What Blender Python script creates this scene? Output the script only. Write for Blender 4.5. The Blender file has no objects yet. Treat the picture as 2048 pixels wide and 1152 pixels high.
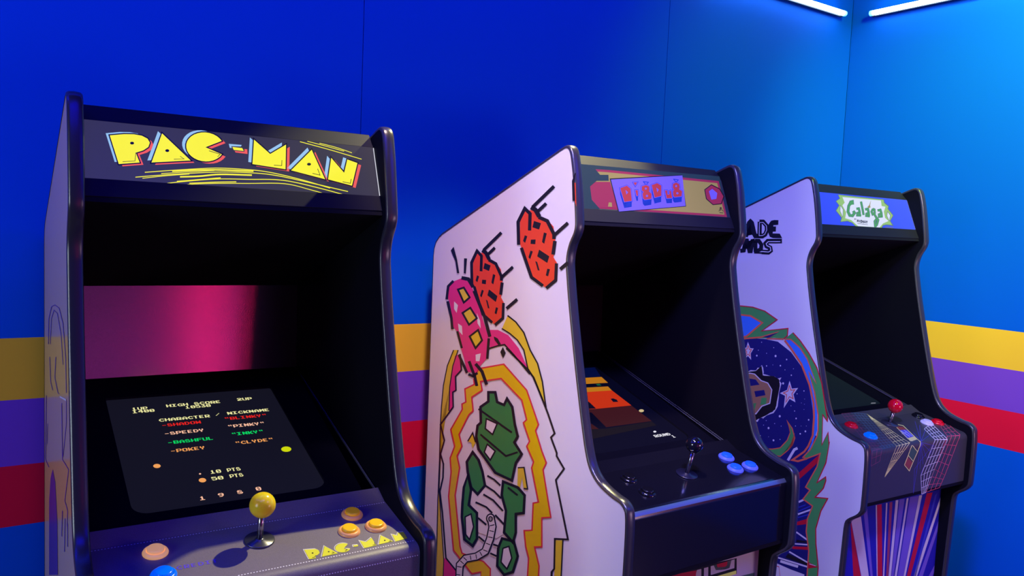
import bpy, bmesh, math, random
from mathutils import Vector, Matrix
random.seed(7)
scene = bpy.context.scene
COL = scene.collection

# ---------------------------------------------------------------- camera
cam_data = bpy.data.cameras.new('camera')
cam_data.sensor_width = 36.0
cam_data.lens = 1590.7056 / 2048.0 * 36.0
cam_data.clip_start = 0.05
cam = bpy.data.objects.new('camera', cam_data)
COL.objects.link(cam)
RIGHT = Vector((0.82811244, -0.55890214, 0.04310664))
UP = Vector((0.00676867, 0.08686303, 0.99619727))
FWD = Vector((0.56052116, 0.82467158, -0.07571538))
M = Matrix.Identity(4)
for r in range(3):
    M[r][0], M[r][1], M[r][2] = RIGHT[r], UP[r], -FWD[r]
M[0][3], M[1][3], M[2][3] = -3.36991733, -2.25865724, 1.55
cam.matrix_world = M
scene.camera = cam

# ---------------------------------------------------------------- world, exposure
world = bpy.data.worlds.new('world'); scene.world = world
world.use_nodes = True
world.node_tree.nodes['Background'].inputs[0].default_value = (0.25, 0.22, 1.0, 1)
world.node_tree.nodes['Background'].inputs[1].default_value = 0.02
scene.view_settings.view_transform = 'Standard'
scene.view_settings.look = 'None'
scene.view_settings.exposure = 0.0
scene.view_settings.gamma = 1.0
scene.view_settings.use_curve_mapping = False

# ---------------------------------------------------------------- room lights, plus added unseen fills
def aim(o, target):
    d = Vector(target) - o.location
    o.rotation_euler = d.to_track_quat('-Z', 'Y').to_euler()

def area_light(name, loc, target, size, size_y, power, color):
    l = bpy.data.lights.new(name, 'AREA'); l.shape = 'RECTANGLE'
    l.size = size; l.size_y = size_y; l.energy = power; l.color = color
    o = bpy.data.objects.new(name, l); COL.objects.link(o)
    o.location = loc; aim(o, target)
    return o

def spot_light(name, loc, target, angle, blend, radius, power, color):
    l = bpy.data.lights.new(name, 'SPOT'); l.spot_size = math.radians(angle); l.spot_blend = blend
    l.shadow_soft_size = radius; l.energy = power; l.color = color
    o = bpy.data.objects.new(name, l); COL.objects.link(o)
    o.location = loc; aim(o, target)
    return o

#<LIGHTS>
spot_light('ceiling_spot', (-1.5, -0.4, 2.92), (-2.8, -0.85, 0.95), 34, 0.4, 0.02, 276.9, (1.000, 0.910, 0.383))
spot_light('wall_washer', (-1.7, -2.6, 2.9), (0.0, -1.35, 1.95), 70, 1, 0.15, 320.859, (1.000, 0.825, 0.655))
spot_light('wall_accent', (-0.9, -1.3, 2.95), (0.0, -0.72, 2.1), 80, 1, 0.06, 223.694, (0.728, 1.000, 0.246))
spot_light('corner_washer', (-1.2, -1.6, 2.9), (-0.35, 0, 1.7), 75, 1, 0.12, 92.119, (0.434, 1.000, 0.000))
area_light('ceiling_fill_right', (-1.0, -2.9, 2.95), (-1.0, -2.2, 0.0), 1.2, 1.2, 33.966, (0.000, 0.000, 1.000))  # unseen lamp added for blue fill from above
area_light('ceiling_fill_left', (-3.4, -2.0, 2.95), (-3.4, -0.6, 0.6), 1.6, 0.5, 25.826, (0.000, 0.000, 1.000))  # added overhead for blue fill on the machines
area_light('ceiling_fill_strip', (-2.9, -0.5, 2.97), (-2.9, -0.1, 1.0), 3.6, 0.12, 11.734, (0.000, 0.017, 1.000))  # unseen strip added to spread blue down the wall and sides
area_light('ceiling_fill_strip_left', (-4.8, -0.6, 2.97), (-4.2, 0, 1.0), 2, 0.12, 17.420, (0.000, 0.000, 1.000))  # same added blue fill, further left
area_light('left_fill', (-5.8, -1.8, 1.6), (-2.2, -0.7, 1.1), 1, 1, 29.323, (0.719, 0.840, 1.000))  # added fill from the left for the side panels
spot_light('gap_fill', (-2.6, -1.15, 2.95), (-2.12, -0.45, 1.2), 40, 0.55, 0.08, 156.176, (1.000, 0.742, 0.697))  # unseen spot added to brighten the middle machine's left side
spot_light('between_fill', (-2.75, -1.9, 2.95), (-1.0, -0.6, 0.55), 60, 1, 0.15, 417.5, (0.365, 0.337, 1.000))  # added to lift the rightmost machine's left side and front
area_light('right_low_fill', (-0.3, -3.6, 0.9), (-1.5, -0.6, 0.8), 0.8, 0.6, 14.91, (1.000, 0.643, 0.901))  # added low fill for the wall bands and lower fronts
area_light('magenta_fill', (-2.2, -4.5, 0.25), (-2.2, -5.4, 1.2), 2.5, 0.3, 18.60, (1.000, 0.081, 0.581))  # unseen lamp added so the first machine's back panel reflects magenta
#</LIGHTS>

# ---------------------------------------------------------------- materials
def lin(c):
    c = c / 255.0
    return c / 12.92 if c <= 0.04045 else ((c + 0.055) / 1.055) ** 2.4
def rgb(r, g, b): return (lin(r), lin(g), lin(b), 1.0)
MATS = {}
def mat(name, col, rough=0.5, spec=0.5, metal=0.0, emit=0.0, coat=0.0, noise=0.0, nscale=400.0, ecol=None, bump=0.0):
    m = bpy.data.materials.new(name); m.use_nodes = True
    nt = m.node_tree; b = nt.nodes['Principled BSDF']
    b.inputs['Base Color'].default_value = col
    b.inputs['Roughness'].default_value = rough
    b.inputs['Specular IOR Level'].default_value = spec
    b.inputs['Metallic'].default_value = metal
    b.inputs['Coat Weight'].default_value = coat
    if emit:
        b.inputs['Emission Color'].default_value = ecol or col
        b.inputs['Emission Strength'].default_value = emit
    if noise or bump:
        tc = nt.nodes.new('ShaderNodeTexCoord'); n = nt.nodes.new('ShaderNodeTexNoise')
        n.inputs['Scale'].default_value = nscale; n.inputs['Detail'].default_value = 3
        nt.links.new(tc.outputs['Object'], n.inputs['Vector'])
        if noise:
            mx = nt.nodes.new('ShaderNodeMix'); mx.data_type = 'RGBA'
            mx.inputs[6].default_value = tuple(v * (1 - noise) for v in col[:3]) + (1,)
            mx.inputs[7].default_value = tuple(min(1, v * (1 + noise) + noise * .01) for v in col[:3]) + (1,)
            nt.links.new(n.outputs['Fac'], mx.inputs[0]); nt.links.new(mx.outputs[2], b.inputs['Base Color'])
        if bump:
            bp = nt.nodes.new('ShaderNodeBump'); bp.inputs['Strength'].default_value = bump; bp.inputs['Distance'].default_value = .001
            nt.links.new(n.outputs['Fac'], bp.inputs['Height']); nt.links.new(bp.outputs['Normal'], b.inputs['Normal'])
    MATS[name] = m
    return m

def wall_paint():
    """deep blue wall with yellow, purple and red painted bands at fixed heights"""
    m = bpy.data.materials.new('striped_wall_paint'); m.use_nodes = True
    nt = m.node_tree; b = nt.nodes['Principled BSDF']
    b.inputs['Roughness'].default_value = 0.6; b.inputs['Specular IOR Level'].default_value = 0.08
    g = nt.nodes.new('ShaderNodeNewGeometry'); s = nt.nodes.new('ShaderNodeSeparateXYZ')
    nt.links.new(g.outputs['Position'], s.inputs[0])
    mr = nt.nodes.new('ShaderNodeMapRange'); mr.inputs[1].default_value = 0; mr.inputs[2].default_value = 3
    nt.links.new(s.outputs['Z'], mr.inputs[0])
    cr = nt.nodes.new('ShaderNodeValToRGB'); cr.color_ramp.interpolation = 'CONSTANT'
    blue = WALL_BLUE
    pale = lambda a, b: tuple((a[i]+b[i])*.3 + .10 for i in range(3)) + (1,)      # thin pale edge where the vinyl bands meet
    w = .0016
    stops = [(0, blue), (0.7553, pale(blue, WALL_RED)), (0.7553+w, WALL_RED), (0.9083, pale(WALL_RED, WALL_PURPLE)), (0.9083+w, WALL_PURPLE), (1.0667, pale(WALL_PURPLE, WALL_YELLOW)), (1.0667+w, WALL_YELLOW), (1.2235, pale(WALL_YELLOW, blue)), (1.2235+w, blue)]
    e = cr.color_ramp.elements
    e[0].position = 0; e[0].color = blue
    e[1].position = stops[1][0] / 3; e[1].color = stops[1][1]
    for z, c in stops[2:]:
        k = e.new(z / 3); k.color = c
    nt.links.new(mr.outputs[0], cr.inputs[0]); nt.links.new(cr.outputs[0], b.inputs['Base Color'])
    return m
WALL_BLUE = (0.0, 0.088, 0.64, 1)
WALL_YELLOW = (0.80, 0.46, 0.035, 1)
WALL_PURPLE = (0.17, 0.05, 0.55, 1)
WALL_RED = (0.68, 0.006, 0.045, 1)
wall_mat = wall_paint()
mat('wall_core', (0.01, 0.012, 0.03, 1), 0.9)
mat('floor_vinyl', (0.05, 0.05, 0.06, 1), 0.35, noise=.3, nscale=40)
mat('ceiling_black', (0.012, 0.012, 0.016, 1), 0.8)
mat('far_wall', (0.25, 0.22, 0.28, 1), 0.7, noise=.1, nscale=3)
mat('tube_body', (0.02, 0.02, 0.03, 1), 0.5)
mat('tube_cap', (0.55, 0.75, 0.85, 1), 0.4, emit=1.2, ecol=(0.1, 0.6, 1, 1))
mat('tube_white', (1, 1, 1, 1), 0.4, emit=14, ecol=(0.55, 0.80, 1, 1))
mat('tube_blue_fill', (1, 1, 1, 1), 0.4, emit=3, ecol=(0.04, 0.08, 1, 1))
mat('tube_red', (1, 1, 1, 1), 0.4, emit=7, ecol=(1.0, 0.004, 0.10, 1))
mat('black_laminate', (0.0030, 0.0030, 0.0075, 1), 0.6, 0.12)
mat('black_matte', (0.003, 0.003, 0.009, 1), 0.8, 0.2)
mat('speaker_black', (0.03, 0.03, 0.04, 1), 0.35, 0.5)
mat('black_metal', (0.010, 0.010, 0.019, 1), 0.6, 0.2)
mat('black_trim', (0.028, 0.026, 0.034, 1), 0.27, 0.8, noise=.1, nscale=900, bump=.12)
mat('satin_back', (0.40, 0.34, 0.42, 1), 0.15, 0.5, metal=.9, noise=.25, nscale=500, bump=.06)
mat('bezel_gloss', (0.004, 0.004, 0.009, 1), 0.15, 0.35)
mat('bezel_black', (0.004, 0.004, 0.008, 1), 0.5, 0.3)
mat('glass_edge', (0.10, 0.10, 0.13, 1), 0.3)
mat('screw_metal', (0.05, 0.05, 0.07, 1), 0.35, metal=.8)
mat('side_cream', (0.78, 0.52, 0.20, 1), 0.20, 0.6)
mat('side_white', (0.80, 0.76, 0.74, 1), 0.38, 0.4)
mat('cp_grain', (0.19, 0.155, 0.175, 1), 0.42, 0.5, noise=.35, nscale=700, bump=.3)
mat('cp_gloss', (0.006, 0.006, 0.012, 1), 0.14, 1.0)
mat('cp_grey', (0.050, 0.048, 0.060, 1), 0.38, 0.5, noise=.12, nscale=700)
mat('edge_highlight', (0.40, 0.52, 0.60, 1), 0.30, 0.5, metal=.85)  # pale metallic strip painted in as the highlight on the rolled edge
mat('ink', (0.010, 0.009, 0.014, 1), 0.4, 0.4)
mat('cream', (0.80, 0.75, 0.62, 1), 0.5)
mat('yellow', (0.80, 0.78, 0.02, 1), 0.5)
mat('print_violet', (0.13, 0.07, 0.60, 1), 0.5); mat('stitch', (1.0, 0.95, 0.92, 1), 0.6)
mat('marquee_dark', (0.02, 0.02, 0.02, 1), 0.35, 0.3, emit=1.0, ecol=rgb(52, 50, 62))
mat('marquee_plain', (0.03, 0.04, 0.06, 1), 0.4, 0.3)
mat('marquee_blue', (0.03, 0.05, 0.4, 1), 0.4, 0.2, emit=1.0, ecol=rgb(38, 52, 195))
for n, c in {'lyellow': (250, 243, 5), 'lblue': (150, 195, 235), 'lred': (240, 90, 72), 'lwhite': (225, 225, 235), 'lw': (235, 235, 240), 'lgrey': (120, 120, 130), 'lbeige': (200, 180, 120)}.items():
    mat(n, (0.05, 0.05, 0.05, 1), 0.4, 0.2, emit=1.0, ecol=rgb(*c))
for n, c in {'tw': (240, 235, 165), 'tr': (235, 35, 30), 'tp': (250, 190, 160), 'tg': (10, 215, 100), 'to': (240, 160, 90), 'ty': (205, 215, 10),
             'sky': (2, 12, 60), 'e1': (185, 115, 20), 'e2': (195, 48, 12), 'e3': (60, 20, 24), 'e4': (22, 16, 26), 'green': (20, 90, 60)}.items():
    mat(n, (0.004, 0.004, 0.004, 1), 0.3, 0.2, emit=1.0, ecol=rgb(*c))
mat('screen_dark', (0.01, 0.01, 0.012, 1), 0.3, 0.3, emit=1.0, ecol=rgb(19, 19, 30))
mat('screen_night', (0.004, 0.004, 0.008, 1), 0.3, 0.3, emit=1.0, ecol=rgb(2, 3, 18))
mat('screen_green', (0.008, 0.012, 0.012, 1), 0.3, 0.3, emit=1.0, ecol=rgb(9, 17, 25))
for n, c in {'m_teal': (38, 60, 78), 'm_red': (150, 45, 85), 'm_yel': (155, 140, 88), 'm_lav': (112, 94, 240), 'm_blue': (30, 60, 195), 'm_or': (172, 56, 72)}.items():
    mat(n, tuple(v*.30 for v in rgb(*c)[:3]) + (1,), 0.5, 0.2, emit=.7, ecol=rgb(*c))
for n, c in {'g_edge': (55, 80, 120), 'g_lime': (140, 185, 95), 'g_white': (215, 220, 245), 'g_green': (55, 145, 70), 'g_lav': (70, 75, 170), 'g_edgeglow': (120, 130, 235)}.items():
    mat(n, (0.05, 0.05, 0.05, 1), 0.4, 0.2, emit=1.0, ecol=rgb(*c))
A = dict(rough=.38, spec=.4)
mat('rock', (0.80, 0.065, 0.02, 1), **A); mat('pink', (0.80, 0.035, 0.22, 1), **A); mat('ayel', (0.78, 0.60, 0.03, 1), **A); mat('ayel2', (0.80, 0.58, 0.0, 1), **A)
mat('ared', (0.72, 0.03, 0.05, 1), **A); mat('agreen', (0.045, 0.27, 0.06, 1), **A); mat('swhite', (0.80, 0.76, 0.74, 1), **A)
mat('apurp', (0.10, 0.04, 0.28, 1), **A)
mat('navy', (0.012, 0.014, 0.15, 1), **A); mat('sgreen', (0.08, 0.42, 0.09, 1), **A); mat('sblue', (0.05, 0.24, 0.80, 1), **A); mat('sblue2', (0.03, 0.05, 0.45, 1), **A)
mat('sorange', (0.90, 0.16, 0.07, 1), **A); mat('sred', (0.68, 0.008, 0.03, 1), **A); mat('sred2', (0.42, 0.06, 0.12, 1), **A); mat('tan', (0.45, 0.22, 0.10, 1), **A)
mat('kpur', (0.22, 0.14, 0.62, 1), **A); mat('kblue', (0.06, 0.06, 0.55, 1), **A); mat('kick_navy', (0.025, 0.018, 0.42, 1), **A)
mat('kwhite', (0.78, 0.72, 0.75, 1), **A); mat('kred', (0.70, 0.02, 0.06, 1), **A); mat('kgreen', (0.10, 0.22, 0.16, 1), **A)
for n, c in {'n_red': (.30, .08, .13), 'n_teal': (.10, .22, .26), 'n_dteal': (.05, .08, .10), 'n_yel': (1.0, .95, .30), 'n_white': (.85, .82, .85), 'n_white2': (.55, .55, .80), 'n_red2': (.80, .10, .18),
             'n_blue': (.10, .09, .55), 'n_blue2': (.12, .12, .60), 'n_red3': (.35, .07, .05), 'n_green': (.06, .13, .08)}.items(): mat(n, c + (1,), **A)
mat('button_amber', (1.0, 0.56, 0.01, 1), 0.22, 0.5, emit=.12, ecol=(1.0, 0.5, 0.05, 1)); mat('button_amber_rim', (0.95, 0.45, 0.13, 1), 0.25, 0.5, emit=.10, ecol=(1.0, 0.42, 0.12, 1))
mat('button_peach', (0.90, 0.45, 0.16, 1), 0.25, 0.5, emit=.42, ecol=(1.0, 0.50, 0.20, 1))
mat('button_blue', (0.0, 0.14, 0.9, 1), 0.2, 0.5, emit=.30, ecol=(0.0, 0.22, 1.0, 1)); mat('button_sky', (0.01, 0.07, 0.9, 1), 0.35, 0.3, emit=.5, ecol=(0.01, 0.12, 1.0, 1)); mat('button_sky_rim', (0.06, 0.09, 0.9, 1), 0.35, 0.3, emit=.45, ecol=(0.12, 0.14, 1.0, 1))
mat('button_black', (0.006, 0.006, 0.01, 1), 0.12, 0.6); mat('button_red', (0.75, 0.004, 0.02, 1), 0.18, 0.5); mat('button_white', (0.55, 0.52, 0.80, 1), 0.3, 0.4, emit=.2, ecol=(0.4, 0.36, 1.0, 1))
mat('ball_yellow', (1.0, 0.70, 0.02, 1), 0.20, 0.4); mat('ball_black', (0.006, 0.006, 0.012, 1), 0.08, 0.7, coat=.6); mat('ball_red', (0.70, 0.003, 0.02, 1), 0.15, 0.5, coat=.4)
_b = MATS['ball_yellow'].node_tree.nodes['Principled BSDF']; _b.inputs['Subsurface Weight'].default_value = .7; _b.inputs['Subsurface Radius'].default_value = (1, .6, .1); _b.inputs['Subsurface Scale'].default_value = .03
mat('shaft_metal', (0.45, 0.44, 0.50, 1), 0.25, metal=1.0); mat('disc_metal', (0.10, 0.10, 0.14, 1), 0.28, metal=.7); mat('disc_black', (0.010, 0.010, 0.03, 1), 0.3)

# ---------------------------------------------------------------- mesh builder
class MB:
    def __init__(s): s.v = []; s.f = []; s.m = []; s.names = []; s.smooth = []
    def mi(s, n):
        if n not in s.names: s.names.append(n)
        return s.names.index(n)
    def face(s, pts, m, smooth=False):
        i = len(s.v); s.v.extend([tuple(p) for p in pts]); s.f.append(list(range(i, i + len(pts)))); s.m.append(s.mi(m)); s.smooth.append(smooth)
    def mesh(s, verts, faces, m, smooth=False):
        i = len(s.v); s.v.extend([tuple(p) for p in verts])
        for f in faces: s.f.append([i + k for k in f]); s.m.append(s.mi(m)); s.smooth.append(smooth)
    def box(s, lo, hi, m):
        x0, y0, z0 = lo; x1, y1, z1 = hi
        v = [(x0,y0,z0),(x1,y0,z0),(x1,y1,z0),(x0,y1,z0),(x0,y0,z1),(x1,y0,z1),(x1,y1,z1),(x0,y1,z1)]
        s.mesh(v, [(0,3,2,1),(4,5,6,7),(0,1,5,4),(1,2,6,5),(2,3,7,6),(3,0,4,7)], m)
    def prism(s, prof, x0, x1, m, m_left=None, m_right=None):
        """closed (u, z) outline extruded across the cabinet"""
        n = len(prof)
        a = [(x0, -u, z) for u, z in prof]; b = [(x1, -u, z) for u, z in prof]
        s.mesh(a + b, [(i, (i+1) % n, n + (i+1) % n, n + i) for i in range(n)], m)
        s.face(a, m_left or m); s.face(b[::-1], m_right or m)
    def slab(s, poly, th, x0, x1, m):
        """open (u, z) polyline given thickness th towards its right-hand side"""
        q = offset(poly, th)
        s.prism(list(poly) + q[::-1], x0, x1, m)
    def lathe(s, prof, axis_o, axis_n, m, n=28, smooth=True):
        w = Vector(axis_n).normalized(); u = w.orthogonal().normalized(); v = w.cross(u); o = Vector(axis_o)
        vs = []; fs = []
        for r, h in prof:
            for k in range(n):
                a = 2 * math.pi * k / n
                vs.append(o + w * h + (u * math.cos(a) + v * math.sin(a)) * r)
        for i in range(len(prof) - 1):
            for k in range(n):
                k2 = (k + 1) % n
                fs.append((i*n+k, i*n+k2, (i+1)*n+k2, (i+1)*n+k))
        s.mesh(vs, fs, m, smooth)
    def build(s, name, parent=None, bevel=0.0, merge=False):
        me = bpy.data.meshes.new(name); me.from_pydata(s.v, [], s.f); 
        for n in s.names: me.materials.append(MATS[n])
        for p, k, sm in zip(me.polygons, s.m, s.smooth): p.material_index = k; p.use_smooth = sm
        me.validate(); me.update()
        o = bpy.data.objects.new(name, me); COL.objects.link(o)
        if parent: o.parent = parent
        if bevel:
            b = o.modifiers.new('bevel', 'BEVEL'); b.width = bevel; b.segments = 3; b.limit_method = 'ANGLE'; b.angle_limit = math.radians(40)
        return o

def offset(poly, d, closed=False):
    out = []; n = len(poly)
    for i in range(n):
        if closed: a, b, c = poly[i-1], poly[i], poly[(i+1) % n]
        else: a, b, c = poly[max(i-1,0)], poly[i], poly[min(i+1,n-1)]
        ns = []
        for p, q in ((a, b), (b, c)):
            dx, dz = q[0]-p[0], q[1]-p[1]; l = math.hypot(dx, dz)
            if l > 1e-9: ns.append((dz/l, -dx/l))
        nx = sum(t[0] for t in ns); nz = sum(t[1] for t in ns); l = math.hypot(nx, nz) or 1
        nx /= l; nz /= l; c_ = max(nx*ns[0][0] + nz*ns[0][1], .5)
        out.append((b[0] + nx*d/c_, b[1] + nz*d/c_))
    return out

def catmull(P, n=4):
    Q = [(2*P[0][0]-P[1][0], 2*P[0][1]-P[1][1])] + list(P) + [(2*P[-1][0]-P[-2][0], 2*P[-1][1]-P[-2][1])]
    out = []
    for i in range(1, len(Q)-2):
        a, b, c, d = Q[i-1:i+3]
        for k in range(n):
            t = k / n
            out.append(tuple(.5*((2*b[j])+(-a[j]+c[j])*t+(2*a[j]-5*b[j]+4*c[j]-d[j])*t*t+(-a[j]+3*b[j]-3*c[j]+d[j])*t**3) for j in (0,1)))
    return out + [P[-1]]

def tag(o, label=None, cat=None, group=None, kind=None):
    if label: o['label'] = label
    if cat: o['category'] = cat
    if group: o['group'] = group
    if kind: o['kind'] = kind
    return o
def empty(name, loc, rz=0):
    o = bpy.data.objects.new(name, None); COL.objects.link(o); o.location = loc; o.rotation_euler = (0, 0, rz); o.empty_display_size = .1
    return o

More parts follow.
